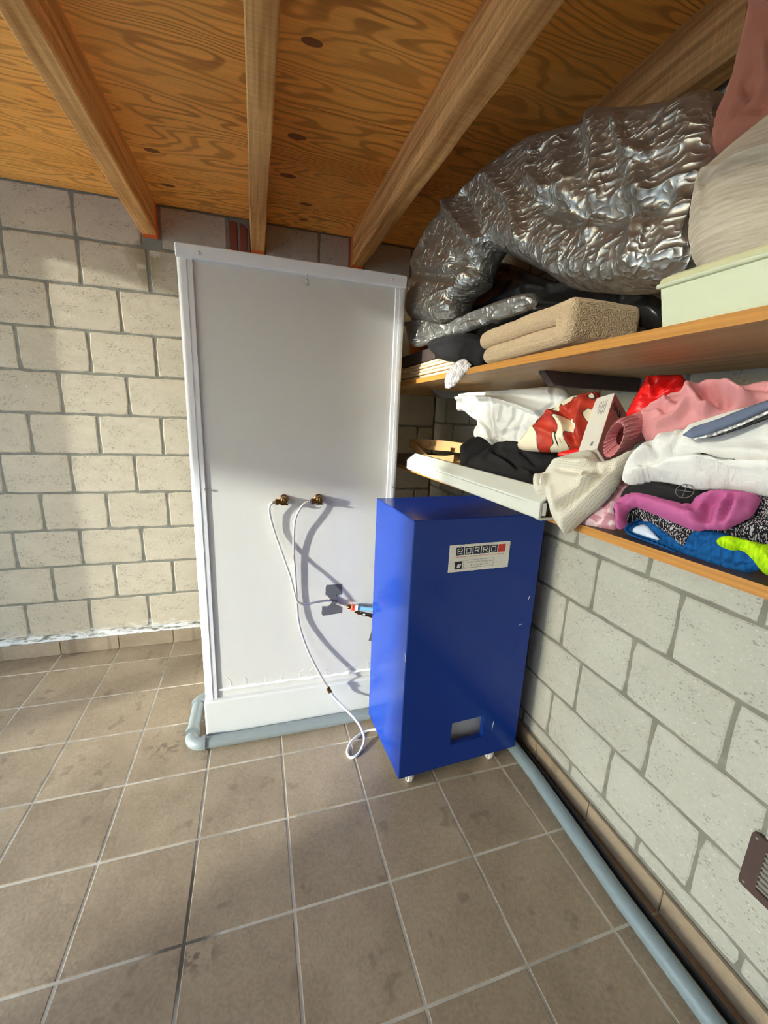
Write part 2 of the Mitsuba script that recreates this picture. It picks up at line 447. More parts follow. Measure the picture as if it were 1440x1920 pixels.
M = {
    'mat_block': principled(proc(f_block), 0.95, spec=0.2, bump=proc(b_block, 4e-4), scale=0.0022),
    'mat_mortar': principled(proc(f_mortar), 0.95, spec=0.2, bump=proc(b_mortar, 4e-4), scale=0.003),
    'mat_tile': principled(proc(f_tile), 0.48, spec=0.45, bump=proc(b_tile, 5e-4), scale=0.0004),
    'mat_grout': principled(proc(f_grout), 0.9, spec=0.2),
    'mat_ply': principled(proc(f_ply), 0.55, spec=0.35),
    'mat_rafter': principled(proc(f_rafter), 0.85, spec=0.25, bump=proc(b_rafter, 4e-4), scale=0.0012),
    'mat_orange': principled((0.75, 0.13, 0.02), 0.7),
    'mat_red_brick': principled((0.21, 0.062, 0.035), 0.9),
    'mat_panel': principled((0.575, 0.56, 0.545), 0.33, spec=0.45),
    'mat_white': principled((0.69, 0.69, 0.72), 0.35),
    'mat_plinth': principled((0.585, 0.59, 0.58), 0.38),
    'mat_screw': principled((0.62, 0.62, 0.62), 0.35, metallic=1.0),
    'mat_brass': principled((0.22, 0.125, 0.045), 0.35, metallic=1.0),
    'mat_braid': principled((0.70, 0.66, 0.58), 0.42, metallic=0.55),
    'mat_tape': principled((0.10, 0.10, 0.112), 0.5),
    'mat_pvc': principled((0.215, 0.245, 0.255), 0.35),
    'mat_pvc_blue': principled((0.20, 0.255, 0.285), 0.35),
    'mat_blue': principled((0.004, 0.033, 0.245), 0.2, spec=0.25, clearcoat=0.5, clearcoat_gloss=0.9),
    'mat_sticker': principled((0.74, 0.72, 0.66), 0.5),
    'mat_ink': principled((0.012, 0.014, 0.045), 0.5),
    'mat_red_ink': principled((0.55, 0.035, 0.03), 0.5),
    'mat_grey_ink': principled((0.20, 0.20, 0.21), 0.6),
    'mat_logo': principled((0.09, 0.085, 0.085), 0.8),
    'mat_black': principled((0.012, 0.012, 0.013), 0.55),
    'mat_rubber': principled((0.02, 0.02, 0.022), 0.4),
    'mat_steel': principled((0.55, 0.55, 0.55), 0.35, metallic=1.0),
    'mat_lip': principled(proc(f_lip), 0.55),
    'mat_under': principled(proc(f_under), 0.5),
    'mat_top': principled((0.060, 0.036, 0.027), 0.45),
    'mat_bracket': principled((0.22, 0.23, 0.23), 0.5),
    'mat_brown': principled((0.055, 0.038, 0.034), 0.55),
    'mat_silver': principled((0.44, 0.43, 0.405), 0.40, metallic=0.9, bump=proc(b_crinkle, 6e-4), scale=0.011),
    'mat_bin_bag': principled((0.013, 0.013, 0.014), 0.28),
    'mat_black_cloth': principled((0.013, 0.012, 0.013), 0.85, spec=0.25),
    'mat_terry': principled(proc(f_terry), 0.95, spec=0.1, bump=proc(b_terry, 3e-4), scale=0.004),
    'mat_bin': principled((0.50, 0.525, 0.37), 0.4),
    'mat_bin_lid': principled((0.47, 0.46, 0.28), 0.4),
    'mat_linen': principled(proc(f_linen), 0.95, spec=0.1),
    'mat_rust': principled((0.32, 0.13, 0.092), 0.95, spec=0.1),
    'mat_slat': principled((0.70, 0.53, 0.33), 0.6),
    'mat_hook': principled(proc(f_hook), 0.95, spec=0.1),
    'mat_card': principled((0.46, 0.275, 0.115), 0.8),
    'mat_awning': principled((0.52, 0.53, 0.475), 0.4),
    'mat_white_bag': principled((0.58, 0.57, 0.55), 0.42),
    'mat_feather': principled(proc(f_feather), 0.6),
    'mat_carton': principled((0.62, 0.59, 0.52), 0.55),
    'mat_carton_pink': principled((0.42, 0.19, 0.165), 0.5),
    'mat_red_bag': principled((0.72, 0.012, 0.012), 0.42),
    'mat_pink': principled((0.58, 0.245, 0.255), 0.8, spec=0.25, sheen=0.4),
    'mat_white_cloth': principled((0.64, 0.63, 0.61), 0.9, spec=0.15, bump=proc(f_cotton, 4e-4), scale=0.0009),
    'mat_denim': principled((0.12, 0.145, 0.22), 0.9, spec=0.15),
    'mat_magenta': principled((0.40, 0.095, 0.24), 0.9, spec=0.15),
    'mat_marl': principled(proc(f_marl), 0.95, spec=0.1),
    'mat_fleece': principled(proc(f_fleece), 0.95, spec=0.1, sheen=0.5),
    'mat_pale_blue': principled((0.55, 0.62, 0.74), 0.9, spec=0.1),
    'mat_lime': principled(proc(f_lime), 0.9, spec=0.1, sheen=0.5),
    'mat_lace': principled(proc(f_lace), 0.7),
    'mat_cream': principled(proc(f_cream), 0.85, spec=0.15),
    'mat_vent': principled((0.075, 0.045, 0.042), 0.45),
    'mat_vent_mesh': principled((0.20, 0.185, 0.165), 0.7),
    'mat_sky_tube': principled((0.22, 0.50, 0.78), 0.3),
    'mat_red_collar': principled((0.75, 0.09, 0.04), 0.4),
    'mat_white_plastic': principled((0.82, 0.82, 0.80), 0.4),
    'mat_tub': principled((0.72, 0.66, 0.66), 0.4),
    'mat_tub_label': principled((0.70, 0.26, 0.03), 0.5),
    'mat_cable': principled((0.010, 0.022, 0.040), 0.4),
    'mat_render': principled((0.80, 0.79, 0.77), 0.9),
    'mat_paving': principled((0.62, 0.60, 0.56), 0.9),
    'mat_plaster': principled((0.42, 0.41, 0.38), 0.9),
}
scene.update(M)

# ------------------------------------------------------------------ the shell
YB, XR, ZC = 1.073, 1.6823, 2.44
XL, YF = -1.45, -3.40
CH = 0.2114

# floor: grout bed with every tile on it
fl = add('floor', bx(XL - 0.2, XR + 0.2, YF - 0.2, YB + 0.2, -0.12, -0.0018), 'mat_grout', False,
         'brown grey ceramic tiled garage floor with pale joints', kind='structure')


def tile_mesh(x0, x1, y0, y1, z0, z1, c=0.0022):
    P = lambda o, z: [(x0 + o, y0 + o, z), (x1 - o, y0 + o, z), (x1 - o, y1 - o, z), (x0 + o, y1 - o, z)]
    V = np.array(P(0, z0) + P(0, z1 - c) + P(c, z1))
    F = [(8, 9, 10), (8, 10, 11)]
    for k in (0, 4):
        for j in range(4):
            a, b = k + j, k + (j + 1) % 4
            F += [(a, b, b + 4), (a, b + 4, a + 4)]
    return trimesh.Trimesh(V, F, process=False)


def tone(mesh, t):
    return np.full((len(mesh.vertices), 2), [t, t * 0.7 + 0.1])


TILES = []
J = 0.0036
for k in range(6):
    m = tile_mesh(J, 0.3 - J, J, 0.3 - J, -0.0045, 0.0)
    TILES.append(mikit.ply(m, 'mat_tile', smooth=False, uv=tone(m, k / 5)))
xs = np.arange(-5, 6) * 0.3
ys = np.arange(-11, 4) * 0.3
for x in xs:
    for y in ys:
        x, x1, y1 = max(x, XL), min(x + 0.3, XR), min(y + 0.3, YB)
        if x1 - x > 0.29 and y1 - y > 0.29:
            d = TILES[rng.integers(6)]
            add('floor__tile', {**d, 'to_world': T().translate([float(x), float(y), 0.0])}, None)
        else:
            m = tile_mesh(x + J, x1 - J, y + J, y1 - J, -0.0045, 0.0)
            add('floor__tile', m, 'mat_tile', False, uv=tone(m, rng.random()))


def block_mesh(w, h, seed):
    """One face of a concrete block, front at y = 0, its rim slightly broken."""
    r = np.random.default_rng(seed)
    nx, nz = max(2, int(round(w / 0.045))), max(2, int(round(h / 0.05)))
    X, Z = np.linspace(0, w, nx + 1), np.linspace(0, h, nz + 1)
    rim = [(x, 0.0) for x in X[:-1]] + [(w, z) for z in Z[:-1]] + [(x, h) for x in X[:0:-1]] + [(0.0, z) for z in Z[:0:-1]]
    rim = np.array(rim)
    c = np.array([w / 2, h / 2])
    rim = rim + r.normal(0, 0.0013, rim.shape)
    cs = [0, nx, nx + nz, 2 * nx + nz]
    rim[cs] += (c - rim[cs]) / np.linalg.norm(c - rim[cs], axis=1, keepdims=True) * r.uniform(0.002, 0.006, (4, 1))
    inn = rim + (c - rim) * np.array([0.0045 / (w / 2), 0.0045 / (h / 2)])
    n = len(rim)
    V = np.vstack([np.c_[rim[:, 0], np.full(n, 0.014), rim[:, 1]], np.c_[rim[:, 0], np.full(n, 0.0035), rim[:, 1]], np.c_[inn[:, 0], r.uniform(-0.0005, 0.0008, n), inn[:, 1]], [[c[0], 0.0, c[1]]]])
    F = []
    for k in (0, n):
        for j in range(n):
            a, b = k + j, k + (j + 1) % n
            F += [(a, b, b + n), (a, b + n, a + n)]
    F += [(3 * n, 2 * n + j, 2 * n + (j + 1) % n) for j in range(n)]
    return trimesh.Trimesh(V, F, process=False)


def block_dict(w, h, seed):
    m = block_mesh(w, h, seed)
    return mikit.ply(m, 'mat_block', smooth=False, uv=tone(m, np.random.default_rng(seed).random()))


BW, BJ = 0.3085, 0.012
FULL = [block_dict(BW - BJ, CH - BJ, 100 + k) for k in range(8)]


def lay(holder, frame, s0, s1, z0, z1, head, full_h=True, breaks=None):
    """One course between the heights z0, z1 from s0 to s1 along the wall; frame(s, z) gives to_world."""
    edges = [s0] + [head + BW * k for k in range(-20, 25) if s0 + 0.04 < head + BW * k < s1 - 0.04] + [s1] if breaks is None else breaks
    for a, b in zip(edges[:-1], edges[1:]):
        if b - a < 0.03:
            continue
        if abs(b - a - BW) < 0.002 and abs(z1 - z0 - CH) < 0.002:
            d = FULL[rng.integers(8)]
        else:
            d = block_dict(b - a - BJ, z1 - z0 - BJ, int(rng.integers(1e6)))
        add(holder + '__block', {**d, 'to_world': frame(a + BJ / 2, z0 + BJ / 2)}, None)


# back wall
wb = add('wall_back', bx(XL - 0.2, XR + 0.2, YB + 0.005, YB + 0.2, -0.12, ZC + 0.1), 'mat_mortar', False,
         'grey concrete block wall behind the white cabinet', kind='structure')
fb = lambda s, z: T().translate([float(s), YB, float(z)])
ZB = 0.332
for r in range(-1, 9):
    lay('wall_back', fb, XL, XR, ZB + CH * r, ZB + CH * (r + 1), (-0.591 if r % 2 == 0 else -0.433), breaks=None)
z9 = ZB + CH * 9
lay('wall_back', fb, XL, XR, z9, ZC, 0, breaks=[-1.45, -1.203, -0.895, -0.590, -0.285, 0.012])
for seg in ([0.09, 0.415], [0.605, 0.905, 1.083], [1.165, 1.46, 1.583]):
    lay('wall_back', fb, 0, 0, z9, ZC, 0, breaks=seg)
for x0, x1, dz in ((0.424, 0.466, 0.0), (0.476, 0.517, -0.012)):
    m = block_mesh(x1 - x0, 0.188 + dz, int(x0 * 1000))
    m.apply_translation((x0, YB, z9 + 0.004))
    add('wall_back__red_brick', m, 'mat_red_brick', False, 'dark red brick set on end')
P = [(0.42, 2.425), (0.45, 2.437), (0.525, 2.437), (0.527, 2.26), (0.519, 2.27), (0.521, 2.395), (0.50, 2.415), (0.47, 2.417)]
add('wall_back__mortar_patch', extrude(P, ((0, YB + 0.01, 0), (1, 0, 0), (0, 0, 1)), 0.014), 'mat_mortar', False)

# right wall
wr = add('wall_right', bx(XR + 0.005, XR + 0.2, YF - 0.2, YB + 0.005, -0.12, ZC + 0.1), 'mat_mortar', False,
         'pale concrete block wall behind and below the shelves', kind='structure')
fr = lambda s, z: T().translate([XR, -float(s), float(z)]).rotate([0, 0, 1], -90)
ZR = 0.9953
lay('wall_right', fr, -YB, 2.6, 0.088, ZR - 4 * CH, 0.48)
for r in range(-4, 7):
    z1 = min(ZR + CH * (r + 1), ZC)
    lay('wall_right', fr, -YB, 2.6, ZR + CH * r, z1, (0.332 if r % 2 == 0 else 0.449))

# skirting tiles
sb = add('baseboard_back', bx(XL, XR, YB - 0.002, YB + 0.004, 0.0, 0.084), 'mat_grout', False, 'ceramic tile skirting along the back wall', kind='structure')
for x in np.arange(-5, 6) * 0.3:
    x1 = min(x + 0.3, XR)
    x = max(x, XL)
    m = tile_mesh(x + 0.002, x1 - 0.002, 0.001, 0.086, 0, 0.011, 0.002)
    V = np.asarray(m.vertices)
    m.vertices = np.c_[V[:, 0], YB - V[:, 2], V[:, 1]]
    add('baseboard_back__tile', m, 'mat_tile', False, uv=tone(m, rng.random()))
sr = add('baseboard_right', bx(XR - 0.002, XR + 0.004, -2.6, YB - 0.012, 0.0, 0.078), 'mat_grout', False, 'ceramic tile skirting along the right wall', kind='structure')
for y in np.arange(-9, 4) * 0.3:
    y1 = min(y + 0.3, YB - 0.013)
    m = tile_mesh(-y1 + 0.002, -y - 0.002, 0.001, 0.080, 0, 0.011, 0.002)
    V = np.asarray(m.vertices)
    m.vertices = np.c_[XR - V[:, 2], -V[:, 0], V[:, 1]]
    add('baseboard_right__tile', m, 'mat_tile', False, uv=tone(m, rng.random()))

# left side almost wholly open to the yard, a yard wall with a gateway beyond it, front wall with a door opening
DJ0, DJ1, DH = -3.20, 0.70, 2.38
wl = [bx(XL - 0.15, XL, YF, DJ0, -0.1, ZC + 0.1), bx(XL - 0.15, XL, DJ1, YB + 0.1, -0.1, ZC + 0.1), bx(XL - 0.15, XL, DJ0, DJ1, DH, ZC + 0.1)]
add('wall_left', cat_(*wl), 'mat_plaster', False, 'open side of the garage with piers and a lintel', kind='structure')
wf = [bx(XL, XR, YF - 0.15, YF, -0.1, ZC + 0.1)]
add('wall_front', cat_(*wf), 'mat_plaster', False, 'plain wall closing the garage behind the camera', kind='structure')
GX, GH = -6.0, 3.45
wo = [bx(GX - 0.2, GX, -1.55, -1.40, -0.12, GH), bx(GX - 0.2, GX, -2.40, -1.55, 2.54, GH)]
add('wall_outside', cat_(*wo), 'mat_render', False, 'yard wall with a gateway that lets the low sun through', kind='structure')
for k in range(43):
    z = -0.10 + 0.08 * k
    add('wall_outside__fence_slat', bx(GX - 0.02, GX, -1.40, 6.0, z, z + 0.036), 'mat_render', False)
    add('wall_outside__fence_slat', bx(GX - 0.02, GX, -9.0, -2.80, z, z + (0.0685 if z < 2.7 else 0.055)), 'mat_render', False)
add('wall_outside__fence_post', bx(GX - 0.08, GX - 0.02, -2.87, -2.80, -0.12, 3.4), 'mat_render', False)
add('floor_outside', bx(-30, XL - 0.2, -25, 25, -0.3, -0.125), 'mat_paving', False, 'pale paved yard outside', kind='structure')

# ceiling: roof deck with every plywood sheet under it
add('ceiling', bx(XL - 0.2, XR + 0.2, YF - 0.2, YB + 0.2, ZC + 0.013, ZC + 0.16), 'mat_black', False, 'plywood roof deck carried by timber rafters', kind='structure')
RX = [(0.014, 0.083), (0.532, 0.604), (1.085, 1.153), (1.587, 1.655)]
SHEETS = [(XL, -0.665, YF, YB), (-0.665, 0.048, YF, YB), (0.048, 0.568, -1.25, YB), (0.048, 0.568, YF, -1.25), (0.568, 1.119, 0.113, YB), (0.568, 1.119, -1.10, 0.113), (0.568, 1.119, YF, -1.10),
          (1.119, XR, 0.113, YB), (1.119, XR, -1.10, 0.113), (1.119, XR, YF, -1.10)]
for k, (a, b, c, d) in enumerate(SHEETS):
    g = 0.0016
    add('ceiling__plywood_sheet', bx(a + g, b - g, c + g, d - g, ZC + 0.0005 * (k % 3), ZC + 0.0135), 'mat_ply', False)


def rafter(x0, x1, lab):
    t = thing('rafter', lab, 'rafter')
    r = np.random.default_rng(int((x0 + 3) * 1000))
    ysec = np.linspace(YF + 0.05, YB - 0.055, 40)
    V, z0, c = [], 2.281, 0.004
    for y in ysec:
        w = r.normal(0, 0.0011, 6)
        V += [(x0 + w[0], y, ZC), (x0 + w[1], y, z0 + c + w[2]), (x0 + c + w[1], y, z0 + w[2]), (x1 - c + w[3], y, z0 + w[4]), (x1 + w[3], y, z0 + c + w[4]), (x1 + w[5], y, ZC)]
    F = []
    for k in range(len(ysec) - 1):
        for j in range(6):
            a, b = k * 6 + j, k * 6 + (j + 1) % 6
            F += [(a, a + 6, b + 6), (a, b + 6, b)]
    F += [(0, j, j + 1) for j in range(1, 5)] + [(len(V) - 6, len(V) - 6 + j + 1, len(V) - 6 + j) for j in range(1, 5)]
    m = trimesh.Trimesh(V, F, process=False)
    m.fix_normals()
    add(t + '__beam', m, 'mat_rafter', False)
    add(t + '__painted_end', bx(x0, x1, YB - 0.055, YB + 0.004, z0, ZC, 0.003), 'mat_orange', False, 'orange painted end')


for (a, b), lab in zip(RX, ('timber rafter above the bare block wall left of the white cabinet', 'timber rafter right beside the two red bricks above the white cabinet',
                            'timber rafter above the right corner of the white cabinet', 'dim timber rafter along the right wall above the silver sheet')):
    rafter(a, b, lab)

# ------------------------------------------------------------------ white cabinet
cab = thing('white_cabinet', 'tall white panelled cabinet with a pale edge frame standing before the block wall', 'cabinet')
CX0, CX1, CY, CD, CT = 0.286, 1.121, 0.172, 0.60, 1.995
add(cab + '__back_panel', bx(CX0 + 0.02, CX1 - 0.02, CY, CY + 0.02, 0.20, CT - 0.02), 'mat_panel', False)
add(cab + '__body', cat_(bx(CX0 + 0.004, CX0 + 0.02, CY + 0.02, CY + CD, 0.20, CT - 0.01), bx(CX1 - 0.02, CX1 - 0.004, CY + 0.02, CY + CD, 0.20, CT - 0.01),
                         bx(CX0 + 0.02, CX1 - 0.02, CY + CD - 0.02, CY + CD, 0.20, CT - 0.01), bx(CX0 + 0.02, CX1 - 0.02, CY + 0.02, CY + CD, CT - 0.03, CT - 0.01)), 'mat_white', False)


def post(x0, x1, left):
    """A corner profile with a round outer edge and a thin lip on the panel."""
    w, d, r = x1 - x0, 0.05, 0.016
    a = np.linspace(math.pi, 1.5 * math.pi, 7)
    P = [(0, d)] + [(r + r * math.cos(t), r + r * math.sin(t)) for t in a] + [(w * 0.62, 0.0), (w * 0.62, 0.002), (w - 0.001, 0.003), (w, 0.006), (w, 0.012), (0.012, 0.012), (0.012, d)]
    P = np.array(P)
    P[:, 0] = x0 + P[:, 0] if left else x1 - P[:, 0]
    m = trimesh.creation.extrude_polygon(sg.Polygon(np.c_[P[:, 0], P[:, 1] + CY - 0.011]), CT - 0.045 - 0.205, engine='earcut')
    m.apply_translation((0, 0, 0.205))
    return m


add(cab + '__corner_post', post(CX0, CX0 + 0.051, True), 'mat_white', 25)
add(cab + '__corner_post', post(CX1 - 0.042, CX1, False), 'mat_white', 25)
add(cab + '__top_rail', rounded(CX0 - 0.002, CX1 + 0.002, CY - 0.014, CY + 0.05, CT - 0.046, CT, 0.006), 'mat_white', 25)
PY = 0.146
add(cab + '__plinth', rounded(CX0 - 0.004, CX1 - 0.01, PY, CY + CD, 0.022, 0.206, 0.010), 'mat_plinth', 25)
pts = [on(u, v, 1, CY - 0.002) for u, v in ((410, 1294), (450, 1288), (500, 1281), (560, 1273), (620, 1266), (690, 1256), (730, 1250))]
pts = spline(pts, 8)
pts += np.c_[rng.normal(0, .001, len(pts)), np.zeros(len(pts)), rng.normal(0, .0016, len(pts))]
add(cab + '__sealant_bead', tube(pts, np.abs(rng.normal(0.0042, 0.0012, len(pts))) + 0.001, 8), 'mat_white_plastic', 40, 'smeared white sealant along the bottom joint')
for k in range(9):
    u0 = 425 + k * 33 + rng.uniform(-9, 9)
    v0 = 1291 - (u0 - 410) * 0.125
    q = [on(u0, v0, 1, CY - 0.0006), on(u0 + rng.uniform(-14, 8), v0 - rng.uniform(6, 12), 1, CY - 0.0006), on(u0 + rng.uniform(-22, 14), v0 - rng.uniform(12, 22), 1, CY - 0.0004)]
    add(cab + '__sealant_smear', tube(spline(q, 6), 0.0007, 6), 'mat_white_plastic', 40)
for u, v, y in ((373, 475, CY - 0.014), (735, 524, CY - 0.014), (575, 517, CY - 0.014), (575, 526, CY), (574, 534, CY), (384, 918, CY - 0.011), (734, 913, CY - 0.011)):
    add(cab + '__screw', lathe(on(u, v, 1, y + 0.001), (0, -1, 0), [(0, 0.0045), (0.003, 0.0045), (0.006, 0.0032), (0.0075, 0.001)], 12), 'mat_screw', 40)

FIT = [on(533, 938, 1, CY - 0.03), on(599, 937, 1, CY - 0.03)]
for c in FIT:
    f = add(cab + '__brass_elbow', cat_(lathe((c[0], CY, c[2]), (0, -1, 0), [(0, 0.019), (0.006, 0.019), (0.009, 0.016), (0.03, 0.015), (0.041, 0.0145), (0.045, 0.011), (0.0455, 0.0)], 20),
                                        lathe((c[0] - 0.006, c[1] - 0.002, c[2] - 0.004), (-1, -0.10, -0.06), [(0, 0.0105), (0.018, 0.0105), (0.018, 0.0125), (0.029, 0.0125), (0.029, 0.008), (0.031, 0.0)], 6 * 3)), 'mat_brass', 35)
    add(f + '__lug', cat_(bx(c[0] - 0.016, c[0] + 0.014, c[1] - 0.022, c[1] - 0.010, c[2] - 0.017, c[2] - 0.013, 0.001), bx(c[0] - 0.003, c[0] + 0.003, c[1] - 0.020, c[1] - 0.016, c[2] - 0.003, c[2] + 0.013, 0.001)), 'mat_brass', False)


def hose(name, lab, pxd, r=0.0052, start=None):
    P = [on(u, v, 1, CY - d) for u, v, d in pxd]
    t = thing(name, lab, 'hose')
    P = spline(P, 10)
    add(t + '__sleeve', tube(P, r, 10), 'mat_braid', True)
    d = P[2] - P[0]
    add(t + '__ferrule', lathe(P[0] - d * 0.2, d, [(0, 0.0075), (0.012, 0.0075), (0.013, 0.006), (0.018, 0.006)], 14), 'mat_steel', 40)
    return t, P


h1, P1 = hose('flexible_hose', 'braided metal hose from the left brass fitting bending to the grey tape', [(519, 942, .036), (510, 943, .037), (505, 952, .033), (507, 970, .024), (517, 1005, .020), (533, 1050, .040), (545, 1085, .066), (552, 1112, .084), (558, 1128, .090), (572, 1133, .082), (592, 1129, .052), (612, 1126, .020), (624, 1127, .010), (638, 1134, .012), (650, 1138, .020)])
h2, P2 = hose('flexible_hose', 'braided metal hose hanging from the right brass fitting down to a loop on the floor', [(584, 940, .036), (573, 943, .040), (563, 953, .044), (554, 972, .040), (551, 1000, .027), (551, 1040, .018), (554, 1085, .015), (556, 1120, .015), (559, 1160, .019), (566, 1190, .028), (578, 1222, .040), (592, 1250, .052), (606, 1275, .063), (617, 1292, .070)])
c = on(617, 1292, 1, CY - .070)
add(h2 + '__coupling', lathe(c + np.array([-0.006, 0, 0.011]), (0.4, -0.15, -1), [(0, 0.007), (0.006, 0.007), (0.006, 0.0095), (0.014, 0.0095), (0.014, 0.0075), (0.02, 0.0075), (0.02, 0.0095), (0.027, 0.0095), (0.027, 0.006)], 12), 'mat_brass', 30)
low = [on(617, 1292, 1, CY - .070), on(627, 1308, 1, .10), on(645, 1327, 1, .07), on(663, 1345, 1, .035), on(677, 1365, 1, .0), on(683, 1385, 2, .02), on(678, 1404, 2, .008), on(668, 1417, 2, .006), on(656, 1420, 2, .006), on(651, 1409, 2, .008), on(657, 1393, 2, .012), on(672, 1379, 2, .008), on(690, 1370, 2, .006), on(712, 1366, 2, .006)]
add(h2 + '__lower_hose', tube(spline(low, 10), 0.0056, 10), 'mat_white_plastic', True, 'plain pale lower length looped on the floor')

# duct tape over the hose
def taped(px, lab=None):
    P = [on(u, v, 1, CY - 0.0006) for u, v in px]
    m = extrude([(p[0], p[2]) for p in P], ((0, CY - 0.0002, 0), (1, 0, 0), (0, 0, 1)), 0.0012)
    return m


dt = thing('duct_tape', 'torn grey duct tape holding the bent hose to the white cabinet', 'tape')
add(dt + '__upper_piece', taped([(612, 1097), (641, 1095), (641, 1112), (640, 1114), (628, 1118), (614, 1117), (610, 1115), (611, 1100)]), 'mat_tape', False)
add(dt + '__lower_piece', taped([(604, 1137), (622, 1136), (641, 1134), (641, 1147), (640, 1149), (622, 1152), (605, 1155), (603, 1150)]), 'mat_tape', False)
q = [on(u, v, 1, CY - d) for u, v, d in ((613, 1116, .0015), (618, 1122, .011), (622, 1128, .0155), (619, 1133, .011), (614, 1138, .0015))]
q2 = [on(u, v, 1, CY - d) for u, v, d in ((630, 1115, .0015), (630, 1122, .011), (634, 1129, .0175), (638, 1133, .011), (637, 1138, .0015))]
A, B = spline(q, 6), spline(q2, 6)
V = np.vstack([A, B, A + [0, -0.0012, 0], B + [0, -0.0012, 0]])
n = len(A)
F = []
for k in range(n - 1):
    F += [(k, k + 1, n + k + 1), (k, n + k + 1, n + k), (2 * n + k, 3 * n + k, 3 * n + k + 1), (2 * n + k, 3 * n + k + 1, 2 * n + k + 1), (k, 2 * n + k, 2 * n + k + 1), (k, 2 * n + k + 1, k + 1), (n + k, n + k + 1, 3 * n + k + 1), (n + k, 3 * n + k + 1, 3 * n + k)]
add(dt + '__strap', trimesh.Trimesh(V, F, process=False), 'mat_tape', False)
add('duct_tape', taped([(702, 1165), (722, 1163), (722, 1203), (702, 1203), (691, 1201), (696, 1185)]), 'mat_tape', False, 'grey duct tape piece half hidden behind the blue cabinet', 'tape')

# water tube and brass valve between the hose and the blue box
wt = thing('water_tube', 'light blue water tube with red and white collars behind the blue cabinet', 'tube')
a = on(651, 1138, 1, CY - .022)
b = on(740, 1147, 1, CY - .045)
d = (b - a) / np.linalg.norm(b - a)
add(wt + '__brass_nut', lathe(a, d, [(0, 0.006), (0.004, 0.009), (0.014, 0.009), (0.014, 0.007), (0.018, 0.007)], 12), 'mat_brass', 30)
add(wt + '__red_collar', lathe(a + d * 0.017, d, [(0, 0.012), (0.003, 0.0155), (0.008, 0.0155), (0.009, 0.013), (0.013, 0.013), (0.013, 0.0155), (0.018, 0.0155)], 20), 'mat_red_collar', 30)
add(wt + '__white_collar', lathe(a + d * 0.035, d, [(0, 0.0155), (0.012, 0.0155), (0.014, 0.013), (0.015, 0.010)], 20), 'mat_white_plastic', 30)
add(wt + '__tube', tube([a + d * 0.05, a + d * 0.10, a + d * 0.16, b], 0.0095, 14), 'mat_sky_tube', True)
bv = thing('brass_valve', 'dark brass valve with a lever hanging under the blue tube', 'valve')
v0 = on(664, 1146, 1, CY - .034)
v1 = on(703, 1158, 1, CY - .05)
dv = (v1 - v0) / np.linalg.norm(v1 - v0)
add(bv + '__body', lathe(v0, dv, [(0, 0.004), (0.004, 0.007), (0.018, 0.007), (0.018, 0.0095), (0.028, 0.0095), (0.028, 0.007), (0.05, 0.0085), (0.06, 0.0085), (0.06, 0.006), (0.10, 0.006)], 12), 'mat_brass', 30)
add(bv + '__lever', tube(spline([v0 + dv * .03 + [0, -.006, .008], v0 + dv * .06 + [0, -.010, .012], v0 + dv * .10 + [0, -.008, .016]], 6), 0.0045, 8), 'mat_rubber', True)
add(bv + '__knob', lathe(v0 + dv * 0.046 + [0, -0.006, 0.002], (0.2, -1, 0.3), [(0, 0.004), (0.008, 0.0055), (0.011, 0.003)], 12), 'mat_white_plastic', 40)

# ------------------------------------------------------------------ drain pipes
PR = 0.026
dp = thing('drain_pipe', 'grey plastic drain pipe bent around the foot of the white cabinet', 'pipe')


def bend_(c, a0, a1, R, r=PR):
    t = np.radians(np.linspace(a0, a1, 12))
    return tube(np.c_[c[0] + R * np.cos(t), c[1] + R * np.sin(t), np.full(12, c[2])], r, 20)


zp = PR + 0.001
PXA, PYA = 0.222, 0.117
# socket leaving the cabinet, first elbow, run towards the viewer, second elbow, long run before the plinth
add(dp + '__outlet', tube([(CX0 - 0.002, 0.432, zp + .01), (CX0 - 0.018, 0.432, zp)], PR * 1.0, 20), 'mat_pvc', 40)
add(dp + '__elbow', bend_((PXA + 0.045, 0.387, zp), 90, 180, 0.045, PR * 1.04), 'mat_pvc', 40)
add(dp + '__collar', tube([(PXA, 0.392, zp + .002), (PXA, 0.378, zp + .002)], PR * 1.20, 20), 'mat_pvc', 40)
add(dp + '__short_pipe', tube([(PXA, 0.386, zp), (PXA, 0.196, zp)], PR, 20), 'mat_pvc', 40)
add(dp + '__collar', tube([(PXA, 0.202, zp + .002), (PXA, 0.186, zp + .002)], PR * 1.20, 20), 'mat_pvc', 40)
add(dp + '__elbow', bend_((PXA + 0.05, PYA + 0.05, zp), 180, 270, 0.05, PR * 1.04), 'mat_pvc', 40)
add(dp + '__collar', tube([(PXA + 0.048, PYA, zp + .002), (PXA + 0.062, PYA, zp + .002)], PR * 1.20, 20), 'mat_pvc', 40)
add(dp + '__long_pipe', tube([(PXA + 0.055, PYA, zp), (0.8, PYA, zp), (1.52, PYA + 0.01, zp)], PR, 20), 'mat_pvc', 40)
dp2 = thing('drain_pipe', 'blue grey plastic pipe lying on the floor along the right wall', 'pipe')
add(dp2 + '__pipe', tube([(1.598, 0.04, zp), (1.597, -0.39, zp), (1.572, -0.85, zp), (1.570, -1.14, zp), (1.572, -2.2, zp)], PR, 24), 'mat_pvc_blue', 60)
add(dp2 + '__collar', tube([(1.598, 0.03, zp + .003), (1.598, -0.03, zp + .003)], PR * 1.12, 24), 'mat_pvc_blue', 40)
add('black_cable', tube(spline([(1.648, 0.1, .012), (1.648, -.3, .012), (1.640, -.6, .012), (1.628, -.85, .012), (1.630, -1.15, .012), (1.64, -2.2, .012)], 10), 0.010, 12), 'mat_cable', True,
    'dark blue black hose between the grey pipe and the right wall', 'cable')

